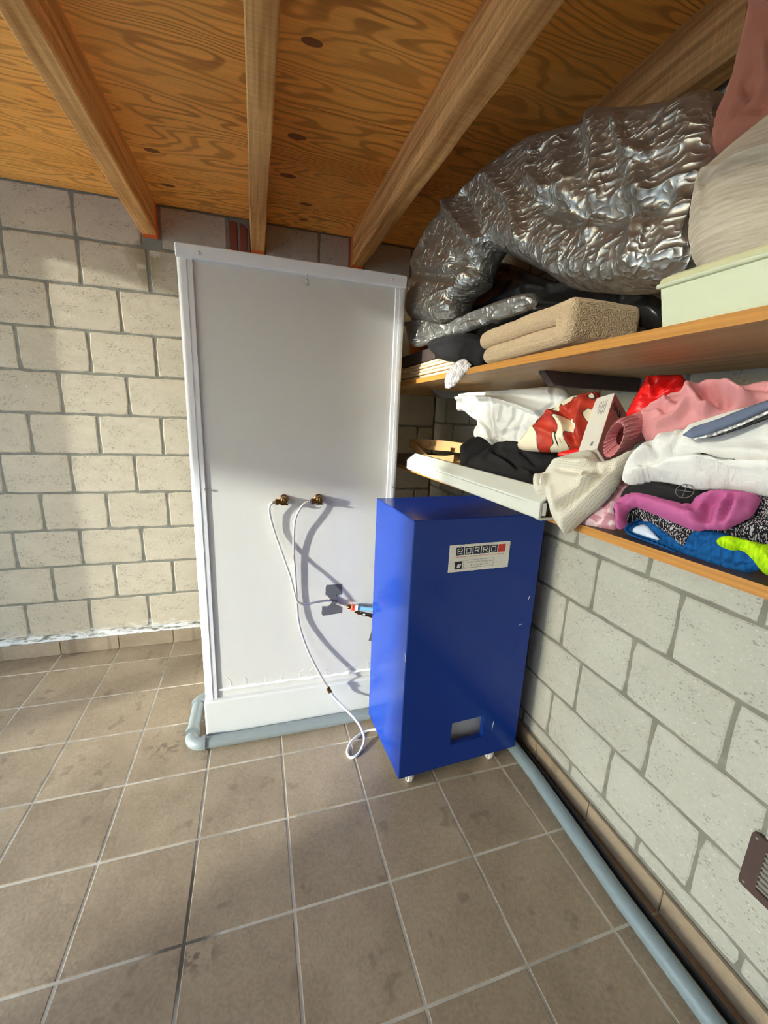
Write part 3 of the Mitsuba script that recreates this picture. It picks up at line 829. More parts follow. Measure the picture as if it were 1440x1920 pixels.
# ------------------------------------------------------------------ blue cabinet
bc = thing('blue_cabinet', 'glossy blue metal cabinet on castors with a maker plate before the white cabinet', 'cabinet')
ang = math.atan2(0.030, 0.552)
BO = np.array([1.030, -0.300, 0.0])
E1, E2 = np.array([math.cos(ang), math.sin(ang), 0]), np.array([-math.sin(ang), math.cos(ang), 0])
BWd, BD, BZ0, BZ1 = 0.553, 0.385, 0.056, 1.112


def box_at(x0, x1, y0, y1, z0, z1, c=0.0):
    return on_face(bx(x0, x1, y0, y1, z0, z1, c), BO, E1, E2)


shell = toman(bx(0, BWd, 0, BD, BZ0, BZ1, 0.003)) - toman(bx(0.004, BWd - 0.004, 0.004, BD - 0.004, BZ0 + 0.004, BZ1 - 0.004))
hole = mf.Manifold.batch_hull([mf.Manifold.cylinder(0.1, r_, r_, 12).rotate((90, 0, 0)).translate((x, 0.05, z)) for x, z, r_ in ((0.224, 0.258, .006), (0.372, 0.258, .004), (0.224, 0.158, .004), (0.372, 0.158, .008))])
add(bc + '__body', on_face(totri(shell - hole), BO, E1, E2), 'mat_blue', 20)
add(bc + '__window_frame', on_face(totri((mf.Manifold.batch_hull([mf.Manifold.cylinder(0.022, 0.006, 0.006, 12).rotate((90, 0, 0)).translate((x, 0.0225, z)) for x in (0.222, 0.374) for z in (0.156, 0.260)])
                                         - toman(bx(0.222, 0.374, -0.1, 0.1, 0.156, 0.260)))), BO, E1, E2), 'mat_blue', 30, 'folded edge of the inspection opening')
inn = add(bc + '__inner_unit', box_at(0.16, 0.44, 0.060, 0.26, 0.10, 0.262, 0.003), 'mat_white', False, 'white inner unit seen through the opening')
for q_ in ((0.235, 0.244, 0.231, 0.240), (0.262, 0.270, 0.233, 0.241), (0.30, 0.304, 0.225, 0.237), (0.334, 0.338, 0.222, 0.25)):
    add(inn + '__slot', box_at(q_[0], q_[1], 0.058, 0.062, q_[2], q_[3]), 'mat_black', False)
add(bc + '__cover_bar', box_at(0.10, 0.325, 0.045, 0.058, 0.243, 0.31), 'mat_black', False)
for x in (0.06, BWd - 0.11):
    for y in (0.035, BD - 0.05):
        cs = add(bc + '__castor', cat_(box_at(x - 0.016, x - 0.011, y - 0.016, y + 0.016, 0.018, BZ0 - 0.002), box_at(x + 0.011, x + 0.016, y - 0.016, y + 0.016, 0.018, BZ0 - 0.002), box_at(x - 0.02, x + 0.02, y - 0.02, y + 0.02, BZ0 - 0.004, BZ0)), 'mat_white', False)
        add(cs + '__wheel', on_face(lathe((x - 0.009, y, 0.0225), (1, 0, 0), [(0, 0.018), (0.002, 0.022), (0.016, 0.022), (0.018, 0.018)], 20), BO, E1, E2), 'mat_white_plastic', 30)
# scratches
for u, v, u2, v2 in ((922, 1368, 926, 1352), (990, 1125, 993, 1118), (973, 1172, 979, 1170), (760, 1240, 759, 1225)):
    P, n_ = BO, -E2
    add(bc + '__scratch', tube([onpl(u, v, BO - E2 * 0.0004, n_), onpl(u2, v2, BO - E2 * 0.0004, n_)], 0.0008, 6), 'mat_sticker', False)
# maker plate
SX, SZ = onpl(838, 1074, BO, -E2), onpl(957, 1014, BO, -E2)
s0x, s1x = (SX - BO) @ E1 + 0.003, (SZ - BO) @ E1
s0z, s1z = SX[2], SZ[2]
W, H = s1x - s0x, s1z - s0z
SO = BO + E1 * s0x - E2 * 0.001 + np.array([0, 0, s0z])
EZ = np.array([0, 0, 1.0])


def flat(x0, x1, z0, z1, lift=0.0, d=0.0006):
    """A thin printed patch on the plate; x and z run from 0 to 1 over it."""
    return on_face(bx(x0 * W, x1 * W, z0 * H, z1 * H, lift, lift + d), SO, E1, EZ)


pl = add(bc + '__maker_plate', flat(0, 1, 0, 1, -0.0005, 0.0011), 'mat_sticker', False, 'cream plate with the word BORRO in dark tiles')
for k in range(6):
    x0 = 0.105 + k * 0.1385
    kk = add(pl + '__letter_tile', flat(x0, x0 + 0.122, 0.615, 0.905, 0.0006), 'mat_red_ink' if k == 5 else 'mat_ink', False, 'red square' if k == 5 else None)


def letter(ch):
    t = 0.12
    R = lambda a, b, c, d: sg.box(a, b, c, d)
    if ch == 'O':
        g = R(0, 0, 1, 1).difference(R(t, t, 1 - t, 1 - t))
    elif ch == 'B':
        g = R(0, 0, 1, 1).difference(R(t, t, 1 - t, 0.5 - t / 2)).difference(R(t, 0.5 + t / 2, 1 - t, 1 - t)).difference(R(0.93, 0.44, 1.1, 0.56)).difference(R(0.85, 0.9, 1.1, 1.1))
    else:
        g = R(0, 0, t, 1).union(R(0, 1 - t, 0.85, 1)).union(R(0.85, 0.5, 0.85 + t, 0.95)).union(R(0, 0.42, 0.9, 0.42 + t)).union(sg.Polygon([(0.45, 0.45), (0.6, 0.45), (1, 0), (0.84, 0)]))
    return g


for k, ch in enumerate('BORRO'):
    x0 = (0.105 + k * 0.1385 + 0.022) * W
    g = shapely.affinity.affine_transform(letter(ch), [0.076 * W, 0, 0, 0.20 * H, x0, 0.66 * H])
    m = cat_(*[trimesh.creation.extrude_polygon(q, 0.0005, engine='earcut') for q in getattr(g, 'geoms', [g])])
    add(pl + '__letter', on_face(m, SO - E2 * 0.0012, E1, EZ), 'mat_sticker', False)
for txt, hgt, x0, z0, mt in (('PREMIUM SANITAIR VOOR EVENTS EN BOUW', 0.036, 0.105, 0.53, 'mat_red_ink'), ('www.borro-house.eu', 0.06, 0.30, 0.30, 'mat_grey_ink'), ('T: +32 03 89-00-0', 0.06, 0.36, 0.18, 'mat_grey_ink')):
    m = meshkit.text_mesh(txt, hgt * H, 0.0004, bold=False)
    tgt = {'mat_red_ink': 0.80}.get(mt, 0.40 if 'www' in txt else 0.30) * W
    V = np.asarray(m.vertices)
    V[:, 0] = (V[:, 0] - V[:, 0].min()) * tgt / np.ptp(V[:, 0])
    m.vertices = V + [x0 * W, z0 * H, 0]
    add(pl + '__small_print', on_face(m, SO - E2 * 0.0006, E1, EZ), mt, False)
fr_ = [flat(0.235, 0.735, 0.115, 0.125, 0.0006), flat(0.235, 0.735, 0.405, 0.415, 0.0006), flat(0.235, 0.239, 0.115, 0.415, 0.0006), flat(0.731, 0.735, 0.115, 0.415, 0.0006)]
add(pl + '__border', cat_(*fr_), 'mat_grey_ink', False)
add(pl + '__emblem', flat(0.098, 0.215, 0.10, 0.39, 0.0006), 'mat_ink', False, 'dark square with a pale hand shape')
g = sg.Point(0.155, 0.18).buffer(0.026).union(sg.LineString([(0.15, 0.2), (0.165, 0.28)]).buffer(0.010)).union(sg.LineString([(0.165, 0.19), (0.195, 0.27)]).buffer(0.009)).union(sg.LineString([(0.145, 0.2), (0.145, 0.25)]).buffer(0.007))
g = shapely.affinity.affine_transform(g, [W, 0, 0, H, 0, 0])
add(pl + '__emblem_shape', on_face(trimesh.creation.extrude_polygon(g, 0.0005, engine='earcut'), SO - E2 * 0.0012, E1, EZ), 'mat_sticker', False)

# ------------------------------------------------------------------ shelves
def shelf(lab, z_far, z_near, th, top_mat):
    t = thing('wall_shelf', lab, 'shelf')
    X0, yf, yn = 1.200, 1.05, -2.2
    zf = lambda y: z_far + (z_near - z_far) * (0.3 - y) / 1.5
    def slab(x0, x1, a, b, y0=yn, y1=yf):
        V = [(x, y, zf(y) + o) for y in (y0, y1) for x, o in ((x0, a), (x1, a), (x1, b), (x0, b))]
        F = [(0, 1, 2), (0, 2, 3), (4, 6, 5), (4, 7, 6)] + [f for j in range(4) for f in ((j, j + 4, (j + 1) % 4 + 4), (j, (j + 1) % 4 + 4, (j + 1) % 4))]
        m = trimesh.Trimesh(V, F, process=False)
        m.fix_normals()
        return m
    add(t + '__board', slab(X0 + 0.0005, XR - 0.002, 0.0, th - 0.0012), 'mat_under', False)
    add(t + '__top_face', slab(X0 + 0.0005, XR - 0.002, th - 0.0012, th), top_mat, False)
    add(t + '__edge_strip', slab(X0 - 0.001, X0 + 0.0005, 0.0, th), 'mat_lip', False, 'orange brown front edge')
    return t, zf


s1, zs1 = shelf('upper wooden wall shelf carrying the silver sheet and cushions', 1.591, 1.602, 0.019, 'mat_under')
s2, zs2 = shelf('lower wooden wall shelf heaped with clothes', 1.206, 1.227, 0.018, 'mat_top')
for (a, b), mt, yk in (((1023, 694), 'mat_brown', -0.50), ((812, 729), 'mat_bracket', 0.47)):
    A = on(*( (1023, 695) if yk < 0 else (812, 730)), 1, yk)
    B = on(*((1040, 723) if yk < 0 else (826, 745)), 1, yk)
    zt = zs1(yk) - 0.0005
    P = [(A[0], zt), (A[0], zt - 0.006), (B[0], zt - max(0.03, zt - B[2])), (XR - 0.01, zt - max(0.03, zt - B[2])), (XR - 0.01, zt)]
    m = trimesh.creation.extrude_polygon(sg.Polygon(P), 0.03, engine='earcut')
    V = np.asarray(m.vertices)
    m.vertices = np.c_[V[:, 0], yk + V[:, 2], V[:, 1]]
    m.fix_normals()
    add(s1 + '__bracket', m, mt, False, 'dark support arm under the shelf' if yk < 0 else 'grey support arm under the shelf')

# vent grille in the right wall
vt = thing('vent_grille', 'dark brown louvred vent grille low on the right wall', 'vent')
vx = XR - 0.006
V0, V1 = on(1390, 1650, 0, vx), on(1413, 1556, 0, vx)
vy, vz0, vz1 = max(V0[1], V1[1]), 0.335, V1[2]
fr2 = sg.box(0, 0, 0.24, vz1 - vz0).buffer(-0.01).buffer(0.01)
inn2 = sg.box(0.035, 0.022, 0.205, vz1 - vz0 - 0.022)
on_r = lambda m, lift=0: on_face(m, (XR - 0.0005 - lift, vy, vz0), (0, -1, 0), (0, 0, 1))
add(vt + '__frame', on_r(trimesh.creation.extrude_polygon(fr2.difference(inn2), 0.008, engine='earcut')), 'mat_vent', False)
add(vt + '__mesh', on_r(bx(0.03, 0.21, 0.018, vz1 - vz0 - 0.018, 0.0005, 0.002)), 'mat_vent_mesh', False)
for k in range(8):
    z = 0.03 + k * (vz1 - vz0 - 0.06) / 7
    add(vt + '__slat', on_r(bx(0.033, 0.207, z - 0.003, z + 0.003, 0.001, 0.008, 0.001)), 'mat_vent_mesh', False)
for a in (0.012, 0.228):
    for b in (0.012, vz1 - vz0 - 0.012):
        add(vt + '__screw', on_r(lathe((a, b, 0.008), (0, 0, 1), [(0, 0.004), (0.002, 0.003), (0.0025, 0.0)], 10)), 'mat_screw', 30)
#PART2
# ------------------------------------------------------------------ things on the upper shelf
def facets(p):
    """Crumpled sheet: sharp creases between flat facets, at three sizes."""
    h = 0
    for k, (amp, cell) in enumerate(((0.009, 0.17), (0.0055, 0.065), (0.003, 0.03))):
        w = p / cell + 0.8 * meshkit.fbm(p / cell * 0.7, 2, 31 + k)[:, None]
        h = h + amp * (1 - 2.4 * np.abs(meshkit.noise(w, 5 + k) - 0.5))
    return h


def soft_folds(amp, cell, seed):
    return lambda p: amp * (1 - 2.2 * np.abs(meshkit.noise(p / cell + 0.7 * meshkit.fbm(p / cell, 2, seed)[:, None], seed + 3) - 0.5))


tb = thing('paint_tub', 'white lidded tub with an orange label squeezed behind the white cabinet edge', 'tub')
tc = np.array([1.375, 0.60, zs1(0.6) + 0.0195])
tz = on(778, 541, 1, 0.58)[2]
th_ = tz - tc[2]
add(tb + '__body', lathe(tc, (0, 0, 1), [(0, 0.056), (0.004, 0.060), (th_ - 0.03, 0.066), (th_ - 0.02, 0.066), (th_ - 0.02, 0.03)], 32), 'mat_tub', 40)
add(tb + '__label', lathe(tc + [0, 0, 0.05], (0, 0, 1), [(0, 0.0625), (th_ - 0.115, 0.0660)], 32), 'mat_tub_label', 40, 'orange paper label')
add(tb + '__lid', lathe(tc + [0, 0, th_ - 0.026], (0, 0, 1), [(0, 0.067), (0.003, 0.070), (0.018, 0.070), (0.022, 0.067), (0.026, 0.064), (0.026, 0.0)], 32), 'mat_white_plastic', 40)

for k, (ya, yb, xo) in enumerate(((0.52, -0.135, 0.006), (0.50, -0.150, 0.0), (0.52, -0.120, 0.003), (0.53, -0.145, 0.001), (0.51, 0.02, 0.006))):
    z = zs1(0.2) + 0.0225 + k * 0.0128
    m = bx(1.212 + xo, 1.29 + xo, yb, ya, 0.0, 0.0098, 0.0015)
    V = np.asarray(m.vertices)
    V[:, 2] += z + (zs1(0) - zs1(1)) * (0.2 - V[:, 1])
    m.vertices = V
    add('wooden_slat', m, 'mat_slat', False, ('bottom pale wooden slat lying on the upper shelf', 'second pale wooden slat from the bottom of the small stack', 'middle pale wooden slat of the stack on the upper shelf',
        'second pale wooden slat from the top of the small stack', 'short topmost pale wooden slat under the dark box')[k], 'slat', 'pale slats stacked on the upper shelf')
zb_ = zs1(0.2) + 0.0225 + 5 * 0.0128
add('dark_box', rounded(1.222, 1.32, 0.075, 0.47, zb_ + 0.001, zb_ + 0.055, 0.006), 'mat_brown', 30, 'dark brown box on top of the pale slats', 'box')

ss = thing('silver_sheet', 'big crumpled silver plastic sheet bulging over the upper shelf', 'sheet')
cloth(ss + '__body', 'mat_silver', [(776, 606), (780, 560), (786, 512), (800, 470), (828, 425), (860, 388), (930, 320), (1010, 262), (1100, 240), (1160, 212), (1240, 205), (1300, 197), (1345, 172), (1390, 190), (1390, 300), (1350, 440), (1330, 520), (1245, 549), (1180, 552), (1120, 549), (1068, 542), (1029, 513), (990, 494), (950, 474), (936, 470), (924, 486), (914, 508), (912, 532), (892, 552), (872, 562), (868, 590), (848, 614), (812, 612)],
      (1050, 400), 1.34, (-1, -0.12, 0.16), 0.065, 0.06, [
          ([(862, 390), (890, 430), (935, 478), (1000, 515), (1060, 530)], 0.020, 0.018), ([(880, 500), (930, 520)], -0.02, 0.02), ([(790, 520), (880, 530)], -0.018, 0.02), ([(1040, 300), (1030, 350), (1060, 380)], 0.014, 0.014),
          ([(1100, 270), (1130, 330), (1120, 420)], -0.022, 0.03), ([(1195, 250), (1215, 310), (1260, 325)], 0.012, 0.008), ([(1150, 240), (1160, 330), (1150, 450)], 0.016, 0.025), ([(950, 350), (1000, 400), (1010, 470)], 0.016, 0.02),
          ([(1060, 400), (1110, 420), (1180, 430), (1280, 410)], -0.020, 0.02), ([(1230, 330), (1250, 420), (1220, 520)], 0.014, 0.02), ([(900, 380), (930, 440)], -0.012, 0.015)],
      res=0.0065, back=0.06, crumple=facets)
cloth(ss + '__flap', 'mat_silver', [(766, 640), (764, 612), (776, 600), (800, 598), (838, 612), (880, 590), (930, 566), (1000, 545), (1012, 560), (1000, 582), (930, 602), (880, 622), (815, 642), (778, 654)],
      (880, 605), 1.235, (-1, -0.10, 0.25), 0.010, 0.016, [([(770, 612), (810, 602), (838, 616)], 0.012, 0.010), ([(838, 616), (900, 592), (1000, 560)], 0.008, 0.010), ([(785, 640), (835, 620)], -0.014, 0.012)],
      res=0.005, back=0.006, smooth_it=1, crumple=lambda p: 0.6 * facets(p))
cloth('black_bin_bag', 'mat_bin_bag', [(862, 560), (900, 490), (960, 495), (1040, 532), (1120, 545), (1250, 552), (1262, 620), (1180, 610), (1100, 590), (1040, 590), (960, 620), (900, 640), (850, 640)],
      (1040, 560), 1.46, (-1, -0.1, 0.5), 0.04, 0.05, [([(900, 600), (1000, 560), (1080, 555), (1240, 570)], 0.016, 0.014), ([(960, 520), (1050, 550)], -0.014, 0.015), ([(1000, 580), (1160, 575)], -0.01, 0.01)],
      res=0.007, back=0.05, crumple=soft_folds(0.012, 0.06, 4), label='shiny black plastic bag tucked under the silver sheet', cat='bag')
cloth('black_jacket', 'mat_black_cloth', [(800, 650), (815, 634), (870, 622), (905, 628), (925, 650), (912, 668), (902, 694), (878, 690), (866, 678), (835, 678), (818, 668)],
      (862, 655), 1.225, (-1, -0.15, 0.2), 0.02, 0.03, [([(820, 650), (860, 640), (900, 640)], 0.008, 0.010), ([(868, 678), (885, 650)], 0.008, 0.008)], res=0.006, back=0.05,
      crumple=soft_folds(0.006, 0.05, 9), label='black fabric garment between the slats and the beige towel', cat='garment')
cloth('crochet_cloth', 'mat_hook', [(872, 672), (884, 684), (876, 696), (852, 724), (842, 729), (835, 728), (834, 716), (838, 700), (848, 684), (862, 674)], (858, 702), 1.192, (-1, -0.1, 0.06), 0.004, 0.006,
      [([(838, 722), (878, 684)], 0.003, 0.006)], res=0.004, back=0.003, smooth_it=0, label='grey white crocheted cloth corner hanging over the upper shelf edge', cat='cloth')

# beige towel, folded in two layers
R_ = lambda *a: toman(rounded(*a, 16))
zt0 = zs1(-0.5) + 0.0205
tw = R_(1.203, 1.40, -0.700, -0.335, zt0, zt0 + 0.050, 0.0245) + R_(1.203, 1.40, -0.705, -0.305, zt0 + 0.049, zt0 + 0.100, 0.0245) + R_(1.204, 1.41, -0.722, -0.660, zt0 + 0.001, zt0 + 0.100, 0.022)
tw = totri(tw.refine_to_length(0.011))
tw = trimesh.smoothing.filter_taubin(tw, iterations=6)
V = np.asarray(tw.vertices)
V[:, 2] += np.maximum(0, -0.30 - V[:, 1]) * 0.03 + 0.006 * (meshkit.fbm(V / 0.08, 2, 3) - 0.5) * (V[:, 2] > zt0 + 0.02)
V[:, 0] += 0.004 * (meshkit.fbm(V / 0.05, 2, 8) - 0.5)
tw.vertices = V
tk = add('beige_towel', tw, 'mat_terry', True, 'thick beige towel folded double at the front of the upper shelf', 'towel')

bn = thing('storage_box', 'pale yellow green plastic food box with a lid under the linen cushion', 'container')
bz = zs1(-1.1) + 0.0195
bo = trimesh.convex.convex_hull(np.array([(x, y, z) for z, g in ((bz, 0.010), (bz + 0.072, 0.0)) for x in (1.212 + g, 1.50 - g) for y in (-1.42 + g, -0.930 - g)]))
add(bn + '__body', bo, 'mat_bin', False)
add(bn + '__rim', rounded(1.206, 1.506, -1.426, -0.924, bz + 0.066, bz + 0.074, 0.0035, 8), 'mat_bin', 30)
add(bn + '__lid', trimesh.convex.convex_hull(np.array([(x, y, z) for z, g in ((bz + 0.074, 0.004), (bz + 0.082, 0.006), (bz + 0.088, 0.016)) for x in (1.206 + g, 1.506 - g) for y in (-1.426 + g, -0.924 - g)])), 'mat_bin_lid', False, 'yellowish lid')

cloth('linen_cushion', 'mat_linen', [(1288, 440), (1291, 400), (1297, 362), (1306, 338), (1340, 308), (1440, 222), (1530, 150), (1600, 300), (1590, 500), (1540, 540), (1440, 533), (1370, 528), (1325, 518), (1298, 492)],
      (1400, 400), 1.27, (-0.85, -0.5, 0.12), 0.065, 0.075, [([(1300, 340), (1322, 348), (1346, 360), (1375, 345), (1450, 322), (1520, 310)], 0.010, 0.005), ([(1310, 362), (1345, 366), (1450, 332)], -0.008, 0.008), ([(1312, 350), (1312, 400), (1318, 430)], 0.007, 0.006),
                                                            ([(1322, 360), (1322, 410)], -0.006, 0.007), ([(1380, 250), (1440, 280)], -0.004, 0.02)],
      res=0.006, back=0.07, rough=((0.004, 0.10),), label='oatmeal linen cushion standing on the pale plastic food box', cat='cushion')
cloth('rust_cushion', 'mat_rust', [(1338, 300), (1332, 262), (1340, 225), (1362, 178), (1380, 120), (1396, 50), (1406, -40), (1480, -110), (1580, -50), (1600, 150), (1500, 260), (1440, 290), (1370, 310)],
      (1420, 150), 1.36, (-0.9, -0.4, 0.0), 0.06, 0.07, [([(1350, 285), (1405, 220), (1420, 200)], -0.006, 0.004), ([(1390, 225), (1410, 240)], -0.006, 0.005), ([(1415, 170), (1425, 215), (1440, 225)], -0.014, 0.012), ([(1395, 90), (1440, 130)], 0.008, 0.02), ([(1440, 150), (1436, 200)], 0.012, 0.012)],
      res=0.007, back=0.06, rough=((0.008, 0.08),), label='reddish brown cushion wedged above the linen cushion under the rafters', cat='cushion')

# ------------------------------------------------------------------ things on the lower shelf
aw = thing('awning_cassette', 'off white roller awning cassette lying along the lower shelf edge', 'cassette')
P = [(0.0, 0.004), (0.004, 0.0), (0.050, 0.0), (0.050, 0.067), (0.036, 0.0685), (0.004, 0.044), (0.0, 0.040)]
ya, yb = 0.135, -0.765
z_ = lambda y: 1.2285 + (0.14 - y) * 0.0016


def prism(P, ya, yb, dx=1.155):
    n = len(P)
    V = [(dx + x, y, z_(y) + z) for y in (ya, yb) for x, z in P]
    tri = trimesh.creation.triangulate_polygon(sg.Polygon(P), engine='earcut')
    F = [(j, (j + 1) % n, (j + 1) % n + n) for j in range(n)] + [(j, (j + 1) % n + n, j + n) for j in range(n)]
    if len(tri[0]) == n:
        idx = [int(np.argmin(np.linalg.norm(np.array(P) - q, axis=1))) for q in tri[0]]
        F += [tuple(idx[i] for i in t) for t in tri[1]] + [tuple(idx[i] + n for i in t[::-1]) for t in tri[1]]
    m = trimesh.Trimesh(V, F, process=False)
    m.fix_normals()
    return m


add(aw + '__casing', prism(P, ya, yb + 0.012), 'mat_awning', False)
add(aw + '__seam', prism([(-0.0006, 0.0335), (0.002, 0.0335), (0.002, 0.0345), (-0.0006, 0.0345)], ya, yb + 0.06), 'mat_grey_ink', False)
ring = sg.Polygon(P).buffer(0.0015).difference(sg.Polygon(P).buffer(-0.004))
m = trimesh.creation.extrude_polygon(ring, 0.014, engine='earcut')
V = np.asarray(m.vertices)
m.vertices = np.c_[1.155 + V[:, 0], yb + V[:, 2], z_(yb) + V[:, 1]]
m.fix_normals()
add(aw + '__end_rim', m, 'mat_awning', False)
add(aw + '__end_cap', prism([(0.006, 0.006), (0.046, 0.006), (0.046, 0.060), (0.034, 0.060), (0.006, 0.038)], yb + 0.013, yb + 0.009), 'mat_black', False, 'black end cap')
add(aw + '__end_cap', prism([(x * 1.02 - 0.001, z * 1.02 - 0.001) for x, z in P], ya + 0.012, ya), 'mat_black', False, 'black end cap')
add(aw + '__white_block', bx(1.163, 1.176, yb + 0.002, yb + 0.012, z_(yb) + 0.008, z_(yb) + 0.040, 0.002), 'mat_white_plastic', False)
add(aw + '__roller', lathe((1.186, yb - 0.004, z_(yb) + 0.048), (1, 0.15, 0.0), [(0, 0.008), (0.003, 0.012), (0.028, 0.012), (0.030, 0.009), (0.05, 0.009)], 18), 'mat_rubber', 40, 'black roller end')

cb = thing('cardboard_tray', 'torn open brown cardboard tray behind the awning cassette', 'tray')


def strip(px, h, th, dz=0.0):
    """An upright cardboard strip along top-edge pixels (u, v, x)."""
    A = np.array([on(u, v, 0, x) for u, v, x in px])
    d = np.gradient(A[:, :2], axis=0)
    nrm = np.c_[-d[:, 1], d[:, 0]] / np.linalg.norm(d, axis=1, keepdims=True)
    n, V = len(A), []
    for a, q in zip(A, nrm):
        for s, z in ((0, 0), (0, -h), (1, -h), (1, 0)):
            V.append((a[0] + q[0] * th * s, a[1] + q[1] * th * s, a[2] + z + dz))
    F = [f for k in range(n - 1) for j in range(4) for f in ((k * 4 + j, k * 4 + (j + 1) % 4, k * 4 + 4 + (j + 1) % 4), (k * 4 + j, k * 4 + 4 + (j + 1) % 4, k * 4 + 4 + j))]
    F += [(0, 1, 2), (0, 2, 3), (4 * n - 4, 4 * n - 2, 4 * n - 3), (4 * n - 4, 4 * n - 1, 4 * n - 2)]
    m = trimesh.Trimesh(V, F, process=False)
    m.fix_normals()
    return m


add(cb + '__front_wall', strip([(769, 824, 1.27), (778, 834, 1.268), (790, 846, 1.266), (798, 853, 1.265), (815, 854, 1.266), (836, 855, 1.268)], 0.030, 0.012), 'mat_card', False)
add(cb + '__back_wall', strip([(769, 823, 1.272), (790, 823, 1.30), (830, 826, 1.35), (870, 831, 1.41), (905, 836, 1.46)], 0.045, 0.006), 'mat_card', False)
add(cb + '__end_flap', strip([(836, 855, 1.267), (851, 853, 1.292)], 0.030, 0.006), 'mat_card', False)
add(cb + '__inner_fold', strip([(793, 836, 1.305), (801, 826, 1.31), (806, 829, 1.315), (804, 835, 1.315), (845, 838, 1.36)], 0.020, 0.004), 'mat_card', False)
A_, B_ = on(795, 853, 0, 1.27), on(850, 854, 0, 1.29)
add(cb + '__base', extrude([(1.275, 0.06), (1.60, 0.06), (1.62, 0.60), (1.275, 0.42)], ((0, 0, 1.2445), (1, 0, 0), (0, 1, 0)), 0.004), 'mat_card', False)

cloth('black_zip_top', 'mat_black_cloth', [(862, 868), (864, 846), (882, 838), (903, 834), (917, 831), (928, 842), (972, 838), (1050, 848), (1062, 870), (1040, 885), (1020, 892), (1008, 914), (985, 916), (962, 912), (925, 900), (890, 890), (868, 881)],
      (950, 872), 1.32, (-0.62, -0.25, 0.75), 0.035, 0.045, [([(875, 858), (900, 842), (918, 836)], 0.014, 0.012), ([(925, 848), (905, 862), (880, 876)], -0.014, 0.009), ([(910, 875), (940, 850), (985, 845)], 0.010, 0.012), ([(935, 862), (960, 880), (978, 896)], -0.012, 0.007),
                                                          ([(930, 872), (965, 890), (1000, 905)], 0.010, 0.008), ([(985, 862), (1010, 885)], -0.010, 0.008)],
      res=0.0055, back=0.02, crumple=soft_folds(0.007, 0.05, 21), label='black garment with a zip heaped behind the awning cassette', cat='garment')
zpx = spline([(918, 897), (930, 905), (947, 910), (972, 911)], 8)
zp_ = np.array([on(u, v, 0, 1.262) for u, v in zpx])
mm = [trimesh.creation.box(extents=(0.003, 0.0022, 0.006)) for _ in zp_]
for a, b in zip(mm, zp_):
    a.apply_translation(b)
add('black_zip_top__zip', cat_(*mm), 'mat_rubber', False, 'black zip teeth', kind='stuff')

WB = [(864, 737), (915, 733), (980, 728), (1037, 724), (1062, 728), (1072, 745), (1060, 770), (1040, 790), (1010, 830), (970, 842), (947, 838), (926, 843), (916, 833), (898, 833), (887, 812), (900, 792), (881, 781), (869, 769), (858, 772), (857, 761), (861, 741)]
cloth('white_carrier_bag', 'mat_white_bag', WB, (960, 785), 1.43, (-0.9, -0.35, 0.18), 0.03, 0.05,
      [([(870, 752), (884, 748), (922, 749), (967, 761), (1020, 780)], 0.022, 0.009), ([(880, 738), (960, 740), (1040, 755)], -0.020, 0.016), ([(884, 752), (901, 785), (925, 810), (931, 828)], 0.016, 0.008), ([(875, 760), (890, 775), (905, 800)], -0.018, 0.010),
       ([(940, 755), (935, 785), (940, 820)], 0.010, 0.012), ([(965, 765), (968, 790)], 0.010, 0.008), ([(985, 775), (975, 820)], -0.006, 0.01), ([(900, 800), (905, 820), (920, 826)], 0.010, 0.007), ([(1037, 726), (1038, 760), (1022, 778)], 0.012, 0.007)],
      res=0.005, back=0.02, smooth_it=1, rough=((0.004, 0.03),), label='crumpled white plastic carrier bag under the upper shelf', cat='bag')
cloth('white_carrier_bag__front_panel', 'mat_white_bag', [(866, 750), (884, 747), (902, 747), (922, 749), (945, 754), (967, 761), (995, 770), (1022, 781), (1015, 815), (985, 842), (958, 840), (945, 836), (932, 830), (926, 812), (914, 800), (901, 786), (884, 774), (874, 764)], (950, 795), 1.40, (-0.9, -0.35, 0.18), 0.012, 0.015,
      [([(884, 755), (901, 785), (925, 812), (931, 828)], 0.010, 0.006), ([(922, 752), (928, 790), (940, 830)], -0.008, 0.010), ([(945, 760), (938, 790)], 0.007, 0.007), ([(967, 765), (966, 785), (950, 810)], 0.008, 0.007), ([(990, 775), (975, 810), (970, 840)], -0.007, 0.010), ([(940, 810), (980, 800), (1010, 805)], 0.005, 0.006)],
      res=0.0045, back=0.004, smooth_it=1, rough=((0.004, 0.03),), crumple=soft_folds(0.004, 0.03, 15))
cloth('crane_print_bag', 'mat_feather', [(968, 839), (985, 815), (1002, 795), (1027, 773), (1060, 752), (1077, 742), (1107, 737), (1124, 734), (1130, 765), (1112, 838), (1093, 846), (1043, 849), (985, 846)],
      (1050, 800), 1.36, (-0.85, -0.4, 0.3), 0.035, 0.05, [([(1027, 774), (1050, 785), (1066, 805), (1076, 842)], 0.016, 0.010), ([(1040, 765), (1065, 785), (1078, 800)], -0.014, 0.008), ([(1085, 750), (1070, 790), (1088, 840)], -0.010, 0.010), ([(1000, 805), (1030, 815), (1060, 830)], 0.008, 0.01),
                                                           ([(1100, 760), (1090, 800), (1095, 835)], 0.012, 0.012)],
      res=0.005, back=0.03, smooth_it=1, rough=((0.006, 0.04),), label='red fabric bag with a cream and black bird feather print', cat='bag')

